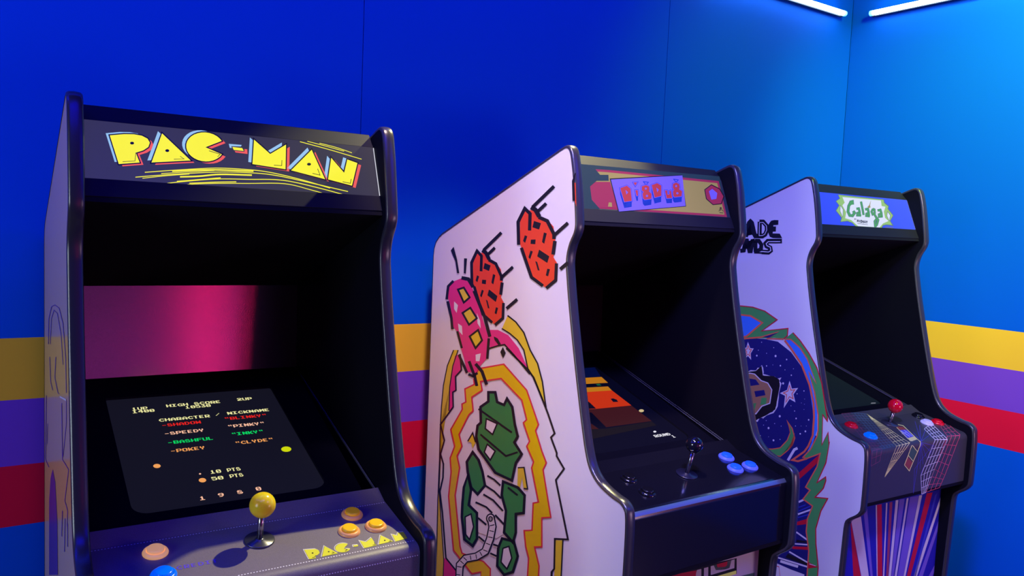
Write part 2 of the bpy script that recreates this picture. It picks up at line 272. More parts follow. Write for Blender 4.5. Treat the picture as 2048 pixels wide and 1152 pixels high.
# ---------------------------------------------------------------- artwork outlines (tenths of a millimetre on each surface)
ART = {
'marquee0':[
('lblue',1,(-2401,237,-2171,186,-2003,171,-1874,184,-1779,234,-1743,312,-1774,403,-1862,477,-1989,536,-1933,725,-2277,787)),
('lred',1,(-2278,309,-2046,260,-1877,244,-1746,258,-1651,308,-1615,386,-1646,478,-1734,552,-1863,611,-1807,800,-2154,861)),
('ink',2,(-2313,290,-2107,245,-1940,230,-1815,244,-1727,290,-1698,353,-1723,426,-1803,494,-1948,561,-1894,745,-2199,799,-2313,290,-2361,255,-2227,848,-1841,781,-1898,585,-1788,534,-1692,453,-1655,344,-1697,251,-1800,198,-1935,184,-2106,200,-2361,255)),
('ink',2,(-2337,273,-2106,223,-1937,207,-1807,221,-1712,271,-1676,349,-1708,440,-1795,514,-1923,573,-1867,763,-2213,823)),
('lyellow',3,(-2337,273,-2106,223,-1937,207,-1807,221,-1712,271,-1676,349,-1708,440,-1795,514,-1923,573,-1867,763,-2213,823)),
('lblue',1,(-1525,98,-1055,605,-1737,708)),
('lred',1,(-1394,173,-921,682,-1609,783)),
('ink',2,(-1451,176,-1032,627,-1641,718,-1451,176,-1463,94,-1700,772,-938,660,-1463,94)),
('ink',2,(-1457,135,-985,643,-1670,745)),
('lyellow',3,(-1457,135,-985,643,-1670,745)),
('lblue',1,(-478,423,-522,480,-578,527,-643,564,-713,589,-786,600,-858,598,-926,583,-987,554,-1039,515,-1079,466,-1105,409,-1117,347,-1114,284,-1095,220,-1063,160,-1017,106,-961,60,-895,24,-825,1,-751,-9,-678,-5,-610,13,-549,44,-498,86,-460,139,-770,304)),
('lred',1,(-339,502,-384,558,-440,606,-505,643,-576,667,-650,678,-722,676,-791,660,-853,632,-905,592,-945,543,-971,486,-983,424,-980,360,-961,296,-928,236,-882,182,-825,136,-759,101,-687,78,-613,68,-540,72,-471,90,-409,121,-358,164,-320,217,-633,381)),
('ink',2,(-442,475,-463,502,-516,546,-577,581,-643,604,-713,615,-782,613,-847,598,-905,571,-954,534,-992,488,-1016,436,-1027,380,-1024,322,-1007,265,-977,211,-935,161,-882,118,-820,85,-753,63,-682,54,-613,58,-548,75,-490,104,-442,144,-422,171,-751,346,-442,475,-369,450,-646,338,-352,184,-409,106,-463,60,-528,27,-600,9,-676,4,-754,15,-829,39,-898,77,-959,126,-1008,185,-1044,250,-1064,320,-1068,391,-1055,458,-1027,520,-984,572,-929,614,-865,644,-793,661,-717,663,-641,651,-566,625,-497,586,-437,535,-369,450)),
('ink',2,(-405,462,-450,519,-506,566,-571,603,-642,628,-715,639,-788,637,-856,621,-917,593,-969,553,-1009,504,-1036,447,-1047,385,-1044,321,-1026,258,-993,198,-947,143,-890,97,-824,62,-753,39,-679,29,-606,33,-538,51,-476,82,-425,125,-387,177,-698,342)),
('lyellow',3,(-405,462,-450,519,-506,566,-571,603,-642,628,-715,639,-788,637,-856,621,-917,593,-969,553,-1009,504,-1036,447,-1047,385,-1044,321,-1026,258,-993,198,-947,143,-890,97,-824,62,-753,39,-679,29,-606,33,-538,51,-476,82,-425,125,-387,177,-698,342)),
('lblue',1,(160,43,454,325,793,86,731,632,85,577)),
('lred',1,(306,123,602,406,944,167,881,715,229,658)),
('ink',2,(251,133,526,396,843,174,789,646,186,594,251,133,221,32,135,640,829,701,901,78,537,334,221,32)),
('ink',2,(236,83,531,365,872,126,809,673,160,617)),
('lyellow',3,(236,83,531,365,872,126,809,673,160,617)),
('lblue',1,(1316,147,1531,787,840,647)),
('lred',1,(1472,230,1688,872,991,730)),
('ink',2,(1385,234,1573,794,966,671,1385,234,1410,142,872,705,1652,865,1410,142)),
('ink',2,(1398,188,1613,829,919,688)),
('lyellow',3,(1398,188,1613,829,919,688)),
('lblue',1,(1717,292,1962,606,2067,295,2285,357,2100,888,1594,786)),
('lred',1,(1876,376,2123,692,2230,380,2450,443,2261,975,1752,871)),
('ink',2,(1810,392,2053,703,2166,370,2338,420,2169,900,1706,807,1810,392,1789,274,1646,849,2199,962,2404,380,2138,304,2039,594,1789,274)),
('ink',2,(1800,333,2046,649,2152,337,2371,400,2184,931,1676,828)),
('lyellow',3,(1800,333,2046,649,2152,337,2371,400,2184,931,1676,828)),
('lblue',1,(-258,225,-12,223,-30,258,-215,270,-206,309,-247,307)),
('lred',1,(33,305,87,307,84,407,-145,396,-157,364,28,366)),
('lyellow',1,(-195,285,-8,289,17,350,-173,346)),
('ink',4,(-1943,386,-1950,403,-1968,415,-1989,417,-2005,408,-2011,393,-2004,375,-1986,363,-1965,361,-1949,370)),
('ink',4,(-1351,477,-1359,495,-1377,507,-1399,509,-1416,500,-1422,484,-1414,466,-1396,454,-1374,452,-1357,461)),
('ink',4,(1349,517,1339,537,1317,550,1290,552,1270,543,1264,525,1274,506,1296,492,1323,490,1343,500)),
('ink',4,(-1928,573,-1948,734,-2150,767,-2150,778,-1940,743,-1919,573)),
('ink',4,(-1172,579,-1112,619,-1282,639,-1282,650,-1089,625,-1166,569)),
('ink',4,(-642,417,-447,467,-493,517,-487,525,-427,460,-638,405)),
('ink',4,(750,481,733,595,582,598,580,610,742,607,761,480)),
('ink',4,(1472,610,1507,738,1360,711,1356,724,1524,755,1484,605)),
('ink',4,(2179,779,2151,873,1989,851,1985,864,2160,887,2191,780)),
('lyellow',0,(-1790,955,-1696,939,-1605,924,-1512,909,-1410,892,-1295,874,-1160,853,-1008,829,-848,805,-688,783,-537,767,-392,757,-249,751,-110,749,21,749,139,750,239,753,322,756,397,762,474,771,563,783,665,798,775,817,889,838,1006,861,1120,885,1234,911,1348,938,1463,967,1578,997,1695,1026,1702,1008,1585,979,1470,950,1355,921,1240,893,1127,868,1011,843,895,820,780,799,670,781,568,765,478,754,401,745,325,739,242,735,142,733,23,732,-107,732,-247,734,-391,740,-536,750,-687,767,-848,789,-1008,813,-1160,837,-1295,858,-1410,876,-1512,892,-1606,908,-1697,923,-1791,939)),
('lyellow',0,(-1951,1062,-1872,1049,-1800,1036,-1725,1022,-1634,1007,-1516,989,-1358,965,-1166,935,-959,905,-754,876,-571,854,-415,838,-273,827,-141,820,-17,816,104,813,215,811,312,811,406,814,506,821,620,832,756,849,906,872,1063,899,1221,926,1373,952,1517,977,1657,1002,1796,1027,1936,1052,2078,1077,2084,1059,1942,1034,1802,1009,1663,984,1523,959,1379,934,1227,908,1068,881,911,855,761,832,625,814,509,803,409,797,315,794,217,794,106,796,-15,798,-139,803,-272,811,-414,822,-571,837,-753,860,-958,888,-1166,919,-1358,948,-1516,973,-1634,991,-1725,1007,-1801,1020,-1872,1033,-1951,1047)),
('lyellow',0,(-1835,1074,-1750,1056,-1664,1039,-1577,1021,-1492,1004,-1409,988,-1330,975,-1253,962,-1178,951,-1102,939,-1025,927,-1025,913,-1102,925,-1178,937,-1253,949,-1330,961,-1410,975,-1492,991,-1578,1008,-1664,1025,-1751,1043,-1836,1060)),
('lyellow',0,(-1324,902,-1229,889,-1133,875,-1037,862,-943,849,-853,838,-772,830,-698,823,-625,817,-546,811,-454,806,-345,800,-224,795,-95,791,37,786,167,781,170,750,41,755,-91,760,-220,765,-342,770,-451,775,-543,781,-623,787,-696,793,-770,800,-852,809,-942,820,-1036,832,-1133,846,-1229,860,-1323,873)),
('lyellow',0,(-1194,1005,-1129,998,-1065,992,-1000,985,-932,977,-861,967,-787,955,-713,940,-636,924,-552,909,-460,898,-355,889,-240,883,-118,878,7,873,129,868,133,835,10,841,-114,846,-237,851,-353,857,-458,866,-552,878,-636,893,-714,909,-788,924,-861,936,-931,946,-998,954,-1064,961,-1128,967,-1193,975)),
('lyellow',0,(-1514,957,-1417,942,-1317,927,-1218,912,-1119,897,-1022,883,-929,869,-839,856,-749,843,-660,830,-569,817,-568,802,-659,816,-749,828,-838,841,-929,855,-1022,868,-1119,883,-1217,897,-1317,913,-1417,928,-1514,942)),
('lyellow',0,(-1698,1205,-1602,1184,-1507,1163,-1410,1141,-1309,1120,-1200,1099,-1080,1077,-951,1054,-817,1031,-683,1011,-553,994,-429,981,-307,973,-186,966,-64,960,63,954,193,945,325,934,459,925,596,920,737,924,882,937,1031,959,1183,986,1338,1016,1494,1047,1651,1079,1811,1115,1972,1154,2135,1193,2300,1231,2307,1213,2142,1175,1979,1136,1817,1098,1658,1062,1500,1029,1344,998,1189,968,1036,941,887,920,741,906,599,903,461,908,326,917,194,928,64,937,-62,943,-184,949,-306,956,-427,965,-552,977,-683,994,-817,1015,-951,1037,-1080,1060,-1200,1083,-1309,1104,-1411,1126,-1508,1147,-1603,1169,-1699,1190)),
('lyellow',0,(-1435,1217,-1358,1201,-1281,1184,-1203,1167,-1123,1151,-1038,1136,-950,1124,-859,1113,-765,1102,-665,1093,-559,1083,-447,1074,-328,1065,-204,1056,-75,1048,56,1039,193,1028,339,1015,487,1003,630,995,762,995,879,1005,986,1022,1087,1044,1187,1069,1293,1093,1403,1118,1515,1145,1628,1173,1742,1201,1856,1229,1862,1213,1748,1185,1634,1157,1521,1129,1409,1103,1298,1078,1193,1054,1092,1029,991,1007,883,989,765,979,632,979,488,987,340,999,195,1013,57,1024,-74,1033,-202,1041,-327,1050,-446,1059,-559,1068,-664,1078,-764,1088,-859,1098,-950,1109,-1038,1122,-1123,1136,-1204,1152,-1282,1169,-1359,1186,-1436,1203)),
('lyellow',0,(-1037,1116,-941,1105,-842,1093,-743,1081,-648,1070,-558,1060,-475,1051,-399,1044,-326,1038,-254,1032,-180,1026,-178,1006,-253,1013,-325,1019,-398,1025,-474,1032,-557,1040,-647,1050,-743,1062,-841,1074,-940,1086,-1037,1098)),
('lyellow',0,(-1254,1095,-1177,1082,-1100,1070,-1022,1057,-944,1044,-865,1031,-786,1018,-706,1004,-626,991,-545,977,-464,963,-464,944,-546,957,-626,971,-706,985,-786,999,-865,1012,-944,1025,-1022,1038,-1100,1051,-1177,1063,-1254,1076)),
('lyellow',0,(1169,37,1291,60,1414,83,1539,107,1665,131,1794,157,1926,185,2061,215,2198,246,2337,277,2476,308,2483,292,2343,261,2205,229,2067,199,1932,169,1800,141,1671,115,1544,90,1420,67,1297,44,1174,21)),
('lyellow',0,(1326,9,1392,21,1458,33,1525,46,1594,59,1668,73,1749,88,1835,105,1923,123,2013,141,2102,158,2108,144,2019,126,1929,108,1840,91,1754,74,1674,58,1599,44,1530,31,1463,19,1397,7,1331,-5)),
('lyellow',0,(1580,25,1651,37,1724,49,1796,61,1868,74,1938,88,2007,105,2074,122,2140,141,2206,159,2274,178,2280,163,2213,145,2146,126,2080,108,2013,90,1944,74,1873,59,1801,47,1729,34,1656,23,1585,11)),
('lwhite',1,(1238,1237,1286,1198,1363,1193,1393,1227,1403,1217,1369,1180,1283,1185,1231,1227)),
('lwhite',1,(1289,1240,1315,1220,1345,1224,1348,1213,1314,1208,1283,1232)),
('lwhite',1,(1496,1217,1524,1207,1521,1228,1536,1227,1541,1186,1493,1202)),
('lwhite',1,(1560,1238,1639,1240,1641,1229,1562,1227)),
],
'cp0':[
('cream',1,(680,1537,870,1575,910,1635,903,1705,849,1748,804,1754,782,1832,674,1822,680,1537,667,1514,661,1840,789,1852,811,1772,849,1767,914,1714,924,1624,879,1556,667,1514)),
('yellow',2,(685,1541,886,1581,928,1645,919,1725,860,1773,819,1778,797,1857,678,1846)),
('cream',1,(1063,1544,1207,1818,920,1823,1063,1544,1065,1511,896,1843,1233,1835,1065,1511)),
('yellow',2,(1075,1543,1231,1842,919,1848)),
('cream',1,(1470,1768,1461,1778,1437,1796,1410,1810,1381,1818,1351,1821,1323,1819,1296,1811,1272,1798,1252,1780,1237,1758,1227,1734,1224,1709,1225,1683,1232,1658,1245,1634,1262,1611,1285,1591,1310,1575,1339,1564,1369,1558,1399,1558,1427,1564,1453,1575,1475,1591,1486,1605,1360,1718,1470,1768,1498,1758,1391,1709,1510,1603,1485,1573,1462,1556,1434,1544,1404,1538,1373,1538,1341,1544,1311,1556,1282,1574,1257,1596,1237,1623,1221,1653,1212,1685,1210,1717,1215,1747,1225,1774,1242,1797,1263,1816,1288,1830,1316,1838,1347,1841,1378,1838,1409,1829,1438,1814,1465,1794,1498,1758)),
('yellow',2,(1495,1779,1474,1802,1449,1821,1420,1835,1390,1843,1360,1847,1330,1844,1303,1836,1278,1822,1258,1804,1242,1781,1232,1756,1228,1728,1230,1699,1238,1671,1252,1644,1271,1619,1295,1598,1322,1581,1351,1570,1382,1564,1413,1564,1442,1569,1468,1581,1491,1598,1509,1619,1387,1729)),
('cream',1,(1582,1684,1659,1696,1648,1724,1575,1717,1582,1684,1574,1662,1559,1735,1653,1745,1679,1678,1574,1662)),
('yellow',2,(1589,1689,1680,1703,1661,1750,1578,1742)),
('cream',1,(1756,1588,1846,1662,1993,1563,1986,1807,1747,1817,1756,1588,1743,1551,1733,1838,1999,1826,2009,1534,1852,1640,1743,1551)),
('yellow',2,(1760,1586,1860,1667,2012,1565,2003,1832,1751,1843)),
('cream',1,(2201,1545,2340,1787,2060,1793,2201,1545,2205,1512,2034,1813,2367,1802,2205,1512)),
('yellow',2,(2214,1545,2364,1810,2058,1819)),
('cream',1,(2430,1586,2510,1652,2575,1553,2669,1568,2655,1778,2402,1803,2430,1586,2420,1549,2385,1825,2669,1797,2686,1548,2575,1531,2513,1625,2420,1549)),
('yellow',2,(2436,1584,2522,1655,2586,1558,2689,1575,2673,1804,2404,1830)),
('ink',3,(809,1693,801,1704,788,1706,779,1697,779,1683,787,1672,800,1670,809,1679)),
('ink',3,(1100,1749,1091,1760,1078,1761,1069,1752,1069,1738,1078,1727,1091,1726,1100,1735)),
('ink',3,(2236,1736,2225,1747,2211,1749,2202,1739,2203,1725,2213,1713,2227,1712,2237,1721)),
('ink',3,(816,1774,788,1815,743,1813,740,1826,789,1828,821,1782)),
('ink',3,(1138,1772,1158,1801,1117,1808,1115,1822,1177,1809,1146,1761)),
('ink',3,(1389,1738,1421,1790,1374,1813,1374,1826,1439,1794,1396,1727)),
('ink',3,(1999,1732,1988,1800,1935,1802,1932,1816,1995,1813,2009,1729)),
('ink',3,(2308,1756,2315,1790,2274,1792,2270,1807,2329,1803,2318,1747)),
],
'screen0':[
('tp',1,(-520,4300,-525,4311,-532,4318,-541,4321,-551,4319,-558,4312,-562,4302,-562,4290,-557,4280,-550,4272,-541,4269,-532,4271,-524,4278,-520,4288)),
('to',1,(-469,4542,-483,4573,-508,4594,-538,4602,-569,4594,-594,4573,-609,4542,-609,4508,-596,4477,-571,4456,-540,4448,-509,4455,-484,4477,-470,4508)),
('to',1,(-1224,3844,-1236,3875,-1259,3896,-1289,3904,-1320,3897,-1345,3876,-1361,3846,-1363,3812,-1351,3782,-1328,3760,-1298,3752,-1267,3759,-1241,3780,-1226,3810)),
('ty',1,(1519,3797,1495,3840,1454,3870,1404,3881,1356,3870,1318,3841,1299,3798,1301,3750,1325,3707,1366,3677,1416,3665,1465,3676,1503,3706,1522,3749)),
('tp',1,(1272,5455,1357,5390,1393,5407,1310,5456)),
],
'screen1':[
('sky',0,(-365,813,1743,924,1525,1607,-821,1480)),
('e1',0,(-983,1482,1528,1625,1488,2004,-1214,1823)),
('e1',0,(-1342,2013,1317,2213,1273,2460,-1531,2291)),
('e2',0,(-1531,2291,1273,2460,1281,3377,-58,3334,-2056,3154)),
('ink',1,(-1326,1989,-3,2940,-35,3313,-2108,3144)),
('e3',0,(-1978,3169,1273,3386,1287,4281,-426,4269,-334,3480)),
('e3',0,(-2313,3659,-755,4017,-717,4301,-2359,4138)),
('e4',0,(-2805,4173,-717,4301,-474,4328,1269,4302,1260,4517,-1194,4691,-3126,4647)),
('green',0,(991,2010,1127,2015,1133,2117,986,2104)),
('ink',2,(851,2909,959,2902,1022,2992,980,3115,800,3094)),
('lbeige',2,(1473,3730,1410,3774,1335,3789,1283,3769,1278,3723,1323,3672,1396,3641,1465,3643,1495,3679)),
('lwhite',2,(991,4802,948,4830,901,4835,876,4815,889,4781,932,4754,979,4749,1004,4769)),
],
'screen2':[
('lgrey',1,(1352,5211,1563,5238,1486,5287,1240,5260)),
],
'marquee1':[
('m_teal',0,(-2469,-46,2746,-115,2626,1188,-2741,1181)),
('m_red',1,(-2471,72,-1409,39,2659,36,2632,1121,-2725,1116)),
('m_yel',2,(-2486,133,-1537,106,2574,106,2551,1056,-315,1060,-2716,1077)),
('m_red',3,(-2562,446,-1495,367,-1404,1067,-2720,1094)),
('m_teal',4,(-2488,33,-1925,19,-1781,198,-1500,176,-1530,341,-1934,371,-2191,540,-2226,893,-2019,1126,-2763,1165)),
('m_yel',4,(-1685,932,-1589,933,-1605,1045,-1743,1048)),
('ink',5,(-1485,276,1201,-38,1068,893,-1434,1180)),
('m_lav',6,(-1451,303,1211,-19,1050,880,-1407,1161)),
('m_blue',7,(-1246,686,-997,602,-891,682,-940,1013,-1206,1057)),
('m_blue',7,(-1201,521,-951,435,-997,602,-1246,686)),
('m_blue',7,(-951,435,-844,514,-891,682,-997,602)),
('m_blue',7,(-844,514,-894,848,-940,1013,-891,682)),
('m_blue',7,(-894,848,-1161,893,-1206,1057,-940,1013)),
('m_blue',7,(-1161,893,-1201,521,-1246,686,-1206,1057)),
('m_blue',8,(-1171,532,-964,461,-874,528,-919,831,-1135,867,-1171,532,-1231,509,-1188,918,-868,865,-814,501,-939,409,-1231,509)),
('m_lav',9,(-1186,526,-958,448,-859,521,-906,839,-1148,880,-1186,526,-1216,515,-1174,906,-881,856,-829,508,-945,422,-1216,515)),
('m_or',10,(-1201,521,-951,435,-844,514,-894,848,-1161,893)),
('m_lav',11,(-1034,561,-959,618,-1034,686)),
('m_blue',7,(-699,355,-564,338,-658,437)),
('m_blue',7,(-693,331,-557,315,-564,338,-699,355)),
('m_blue',7,(-557,315,-652,414,-658,437,-564,338)),
('m_blue',7,(-652,414,-693,331,-699,355,-658,437)),
('m_blue',8,(-650,348,-616,344,-640,369,-650,348,-735,315,-664,459,-498,285,-735,315)),
('m_lav',9,(-671,340,-586,329,-646,391,-671,340,-714,323,-658,436,-528,300,-714,323)),
('m_or',10,(-693,331,-557,315,-652,414)),
('m_blue',7,(-728,685,-638,675,-672,828,-725,840)),
('m_blue',7,(-689,545,-599,535,-638,675,-728,685)),
('m_blue',7,(-599,535,-633,688,-672,828,-638,675)),
('m_blue',7,(-633,688,-686,701,-725,840,-672,828)),
('m_blue',7,(-686,701,-689,545,-728,685,-725,840)),
('m_blue',8,(-659,564,-633,560,-658,673,-657,673,-659,564,-718,527,-715,729,-609,704,-565,509,-718,527)),
('m_lav',9,(-674,554,-616,548,-645,681,-672,687,-674,554,-703,536,-700,715,-621,696,-582,522,-703,536)),
('m_or',10,(-689,545,-599,535,-633,688,-686,701)),
('m_blue',7,(-473,586,-313,541,-208,569,-221,663,-258,711,-179,776,-229,917,-477,959,-522,911,-509,796,-457,735,-506,703)),
('m_blue',7,(-425,416,-264,370,-313,541,-473,586)),
('m_blue',7,(-264,370,-159,398,-208,569,-313,541)),
('m_blue',7,(-159,398,-171,492,-221,663,-208,569)),
('m_blue',7,(-171,492,-209,541,-258,711,-221,663)),
('m_blue',7,(-209,541,-130,606,-179,776,-258,711)),
('m_blue',7,(-130,606,-180,748,-229,917,-179,776)),
('m_blue',7,(-180,748,-429,791,-477,959,-229,917)),
('m_blue',7,(-429,791,-474,743,-522,911,-477,959)),
('m_blue',7,(-474,743,-461,627,-509,796,-522,911)),
('m_blue',7,(-461,627,-409,566,-457,735,-509,796)),
('m_blue',7,(-409,566,-458,534,-506,703,-457,735)),
('m_blue',7,(-458,534,-425,416,-473,586,-506,703)),
('m_blue',8,(-401,431,-272,395,-191,416,-200,491,-246,550,-163,617,-202,730,-411,766,-444,731,-433,629,-370,556,-426,521,-401,431,-449,401,-490,548,-447,575,-490,625,-504,755,-447,815,-158,766,-97,594,-173,533,-142,493,-127,380,-256,346,-449,401)),
('m_lav',9,(-413,424,-268,382,-175,407,-186,491,-228,545,-146,612,-191,739,-420,778,-459,737,-447,628,-389,561,-442,528,-413,424,-437,409,-474,541,-428,571,-476,626,-489,749,-438,803,-169,757,-113,600,-191,537,-157,493,-143,389,-260,358,-437,409)),
('m_or',10,(-425,416,-264,370,-159,398,-171,492,-209,541,-130,606,-180,748,-429,791,-474,743,-461,627,-409,566,-458,534)),
('m_lav',11,(-263,470,-280,491,-308,501,-331,495,-336,475,-319,454,-291,444,-268,451)),
('m_lav',11,(-275,675,-293,698,-326,708,-353,701,-359,681,-340,658,-308,647,-281,654)),
('m_blue',8,(-346,287,-179,291,-252,351,-308,273,-335,289,-264,389,-118,269,-335,264)),
('m_blue',7,(-107,527,115,459,250,516,161,814,-98,875)),
('m_blue',7,(-57,356,166,285,115,459,-107,527)),
('m_blue',7,(166,285,301,342,250,516,115,459)),
('m_blue',7,(301,342,212,643,161,814,250,516)),
('m_blue',7,(212,643,-48,705,-98,875,161,814)),
('m_blue',7,(-48,705,-57,356,-107,527,-98,875)),
('m_blue',8,(-26,368,155,311,267,358,187,626,-19,676,-26,368,-88,343,-78,734,236,659,335,326,176,260,-88,343)),
('m_lav',9,(-42,362,160,298,284,350,200,634,-33,691,-42,362,-72,349,-63,720,224,651,318,334,171,273,-72,349)),
('m_or',10,(-57,356,166,285,301,342,212,643,-48,705)),
('m_lav',11,(97,415,171,474,88,550)),
('m_blue',7,(351,617,436,607,414,731,496,715,510,619,577,603,557,822,351,841)),
('m_blue',7,(392,478,479,467,436,607,351,617)),
('m_blue',7,(479,467,457,592,414,731,436,607)),
('m_blue',7,(457,592,539,575,496,715,414,731)),
('m_blue',7,(539,575,553,479,510,619,496,715)),
('m_blue',7,(553,479,620,463,577,603,510,619)),
('m_blue',7,(620,463,599,682,557,822,577,603)),
('m_blue',7,(599,682,393,702,351,841,557,822)),
('m_blue',7,(393,702,392,478,351,617,351,841)),
('m_blue',8,(424,496,444,494,421,621,567,591,581,494,586,493,570,663,424,677,424,496,361,459,362,727,628,702,653,432,524,464,511,558,492,562,514,440,361,459)),
('m_lav',9,(408,487,461,481,439,607,553,583,567,487,603,478,585,672,408,689,408,487,377,468,377,715,614,692,636,447,538,471,525,567,474,577,496,454,377,468)),
('m_or',10,(392,478,479,467,457,592,539,575,553,479,620,463,599,682,393,702)),
('m_blue',7,(710,423,849,378,949,412,946,503,901,566,995,620,933,767,654,807,615,762,643,642,705,590,666,533)),
('m_blue',7,(759,262,899,215,849,378,710,423)),
('m_blue',7,(899,215,999,249,949,412,849,378)),
('m_blue',7,(999,249,996,341,946,503,949,412)),
('m_blue',7,(996,341,951,404,901,566,946,503)),
('m_blue',7,(951,404,1045,458,995,620,901,566)),
('m_blue',7,(1045,458,983,606,933,767,995,620)),
('m_blue',7,(983,606,703,648,654,807,933,767)),
('m_blue',7,(703,648,664,602,615,762,654,807)),
('m_blue',7,(664,602,692,482,643,642,615,762)),
('m_blue',7,(692,482,754,430,705,590,643,642)),
('m_blue',7,(754,430,716,373,666,533,705,590)),
('m_blue',7,(716,373,759,262,710,423,666,533)),
('m_blue',8,(783,276,889,241,967,267,964,342,912,416,1009,472,961,587,723,622,697,591,721,487,793,427,749,363,783,276,735,247,682,382,716,432,663,476,631,613,683,673,1006,626,1082,445,991,393,1028,340,1032,231,909,189,735,247)),
('m_lav',9,(771,269,894,228,983,258,980,342,931,410,1027,465,972,597,713,635,680,597,706,484,774,429,732,368,771,269,747,254,699,377,735,431,677,479,648,608,693,660,994,616,1064,451,971,399,1012,341,1016,240,904,202,747,254)),
('m_or',10,(759,262,899,215,999,249,996,341,951,404,1045,458,983,606,703,648,664,602,692,482,754,430,716,373)),
('m_lav',11,(899,319,881,341,851,351,826,344,821,324,839,303,869,292,894,299)),
('m_lav',11,(888,526,868,549,833,561,804,553,798,532,818,509,853,497,882,505)),
('m_blue',8,(813,130,973,138,907,189,846,118,818,135,896,227,1037,117,825,106)),
('m_red',4,(1977,347,2304,175,2611,279,2709,499,2524,735,2169,779,1954,620)),
('ink',5,(1994,351,2301,190,2596,290,2690,502,2516,724,2179,767,1971,613,1994,351,1961,343,1937,627,2159,792,2533,745,2728,497,2627,269,2307,161,1961,343)),
('m_lav',6,(2132,386,2296,301,2462,415,2367,595,2151,633)),
('ink',5,(2454,838,2408,951,2431,951,2476,837)),
('ink',5,(2429,839,2402,900,2334,964,2351,971,2423,904,2452,839)),
('ink',5,(2476,843,2467,910,2521,968,2542,957,2491,902,2500,839)),
('ink',5,(2352,1015,2512,1017,2520,999,2360,997)),
],
'marquee2':[
('g_edge',1,(-1076,57,1361,83,1345,188,1537,305,1450,411,1644,646,1365,864,1460,1008,1130,999,902,1036,719,1187,-578,1157,-735,1005,-979,952,-1333,990,-1233,864,-1420,619,-1178,422,-1281,284,-1040,172,-1076,57,-1134,27,-1090,166,-1339,281,-1230,427,-1472,623,-1282,873,-1403,1025,-997,981,-770,1031,-610,1185,732,1218,921,1061,1119,1029,1540,1041,1421,860,1703,640,1505,401,1596,290,1396,168,1414,53,-1134,27)),
('g_lime',1,(-1105,42,1388,68,1371,178,1567,297,1477,406,1674,643,1393,862,1500,1025,1125,1014,912,1049,726,1203,-594,1171,-752,1018,-988,967,-1368,1008,-1257,869,-1446,621,-1204,424,-1310,282,-1065,169)),
('g_white',2,(-913,110,1209,110,1156,320,1369,334,1192,524,1160,757,1311,866,946,971,680,1129,-501,1126,-786,921,-1077,873,-934,657,-1037,415,-872,306)),
('g_white',2,(-1149,421,-1061,564,-1192,841,-1248,623)),
('g_edge',3,(-1149,438,-1073,567,-1190,824,-1237,621,-1149,438,-1149,404,-1260,625,-1194,859,-1050,562,-1149,404)),
('g_white',2,(1409,513,1508,651,1352,864,1297,674)),
('g_edge',3,(1408,531,1495,653,1356,845,1310,672,1408,531,1411,495,1285,675,1347,883,1522,648,1411,495)),
('g_edge',3,(-390,350,-340,174,-567,218,-779,410,-914,639,-867,812,-635,821,-395,656,-458,554,-614,620,-588,662,-660,712,-720,710,-746,614,-639,433,-497,306,-537,313,-553,368)),
('g_green',4,(-407,351,-360,189,-559,227,-765,413,-897,636,-851,801,-638,809,-415,657,-474,561,-598,613,-568,662,-658,723,-735,720,-764,617,-653,431,-504,297,-517,299,-536,366)),
('g_edge',3,(-341,545,-262,533,-264,605,-310,740,-175,729,-125,584,-122,429,-323,458)),
('g_green',4,(-339,534,-245,521,-246,602,-293,739,-192,730,-143,587,-140,442,-326,469)),
('g_edge',3,(-207,582,-385,624,-465,784,-267,775,-202,783,-139,704,-218,694,-303,698,-294,679,-204,658)),
('g_green',4,(-207,593,-372,632,-443,773,-260,764,-194,773,-148,714,-224,705,-325,710,-306,672,-204,648)),
('g_edge',3,(-26,229,-49,444,-91,722,42,701,85,421,108,204)),
('g_green',4,(-9,226,-31,441,-74,719,25,704,67,424,91,207)),
('g_edge',3,(139,546,233,527,227,605,180,742,323,730,374,584,386,408,143,457)),
('g_green',4,(139,535,251,513,245,603,197,740,306,732,356,587,367,422,143,468)),
('g_edge',3,(288,582,107,625,29,774,282,782,331,700,191,696,199,680,291,659)),
('g_green',4,(288,593,120,632,51,764,289,771,325,711,169,707,186,673,291,648)),
('g_edge',3,(555,436,411,561,435,728,698,621,750,440,628,412,544,494,600,508,577,585,557,594,552,559,657,468)),
('g_green',4,(569,440,429,561,451,711,682,617,730,449,617,422,555,484,619,499,593,590,541,611,534,559,643,464)),
('g_edge',3,(527,683,581,783,644,866,513,1018,547,998,567,923,710,830,623,781,437,904,353,1212,617,1057,803,841,717,727,664,630)),
('g_green',4,(544,676,598,776,664,863,526,1023,523,1025,551,921,699,824,634,787,453,907,377,1185,604,1052,783,844,700,734,647,636)),
('g_edge',3,(835,549,938,528,943,598,901,735,1050,720,1095,571,1083,410,840,459)),
('g_green',4,(836,538,955,514,961,594,919,733,1032,721,1077,574,1066,424,840,470)),
('g_edge',3,(994,572,802,617,743,782,1029,752,1054,670,902,687,908,670,997,650)),
('g_green',4,(994,583,816,624,765,769,1033,741,1051,682,880,700,893,663,996,639)),
('m_yel',5,(393,361,450,320,628,131,492,331,482,408,391,438,311,391)),
('ink',3,(-468,983,-452,922,-450,979,-402,926,-436,988,-400,986,-358,867,-424,920,-444,865,-504,985)),
('ink',3,(-337,900,-376,991,-340,989,-302,898)),
('ink',3,(-270,913,-233,922,-229,951,-254,975,-274,978,-241,901,-277,902,-321,1007,-238,996,-191,949,-197,903,-247,890)),
('ink',3,(-182,908,-205,1027,-158,973,-157,1029,-78,909,-113,908,-138,970,-132,914,-173,968,-145,904)),
('ink',3,(-91,1003,-47,941,-58,1008,-20,1001,-21,881,-124,999)),
('ink',3,(-87,982,-46,983,-31,960,-73,958)),
('ink',3,(9,920,30,987,110,922,83,912,54,935,46,908)),
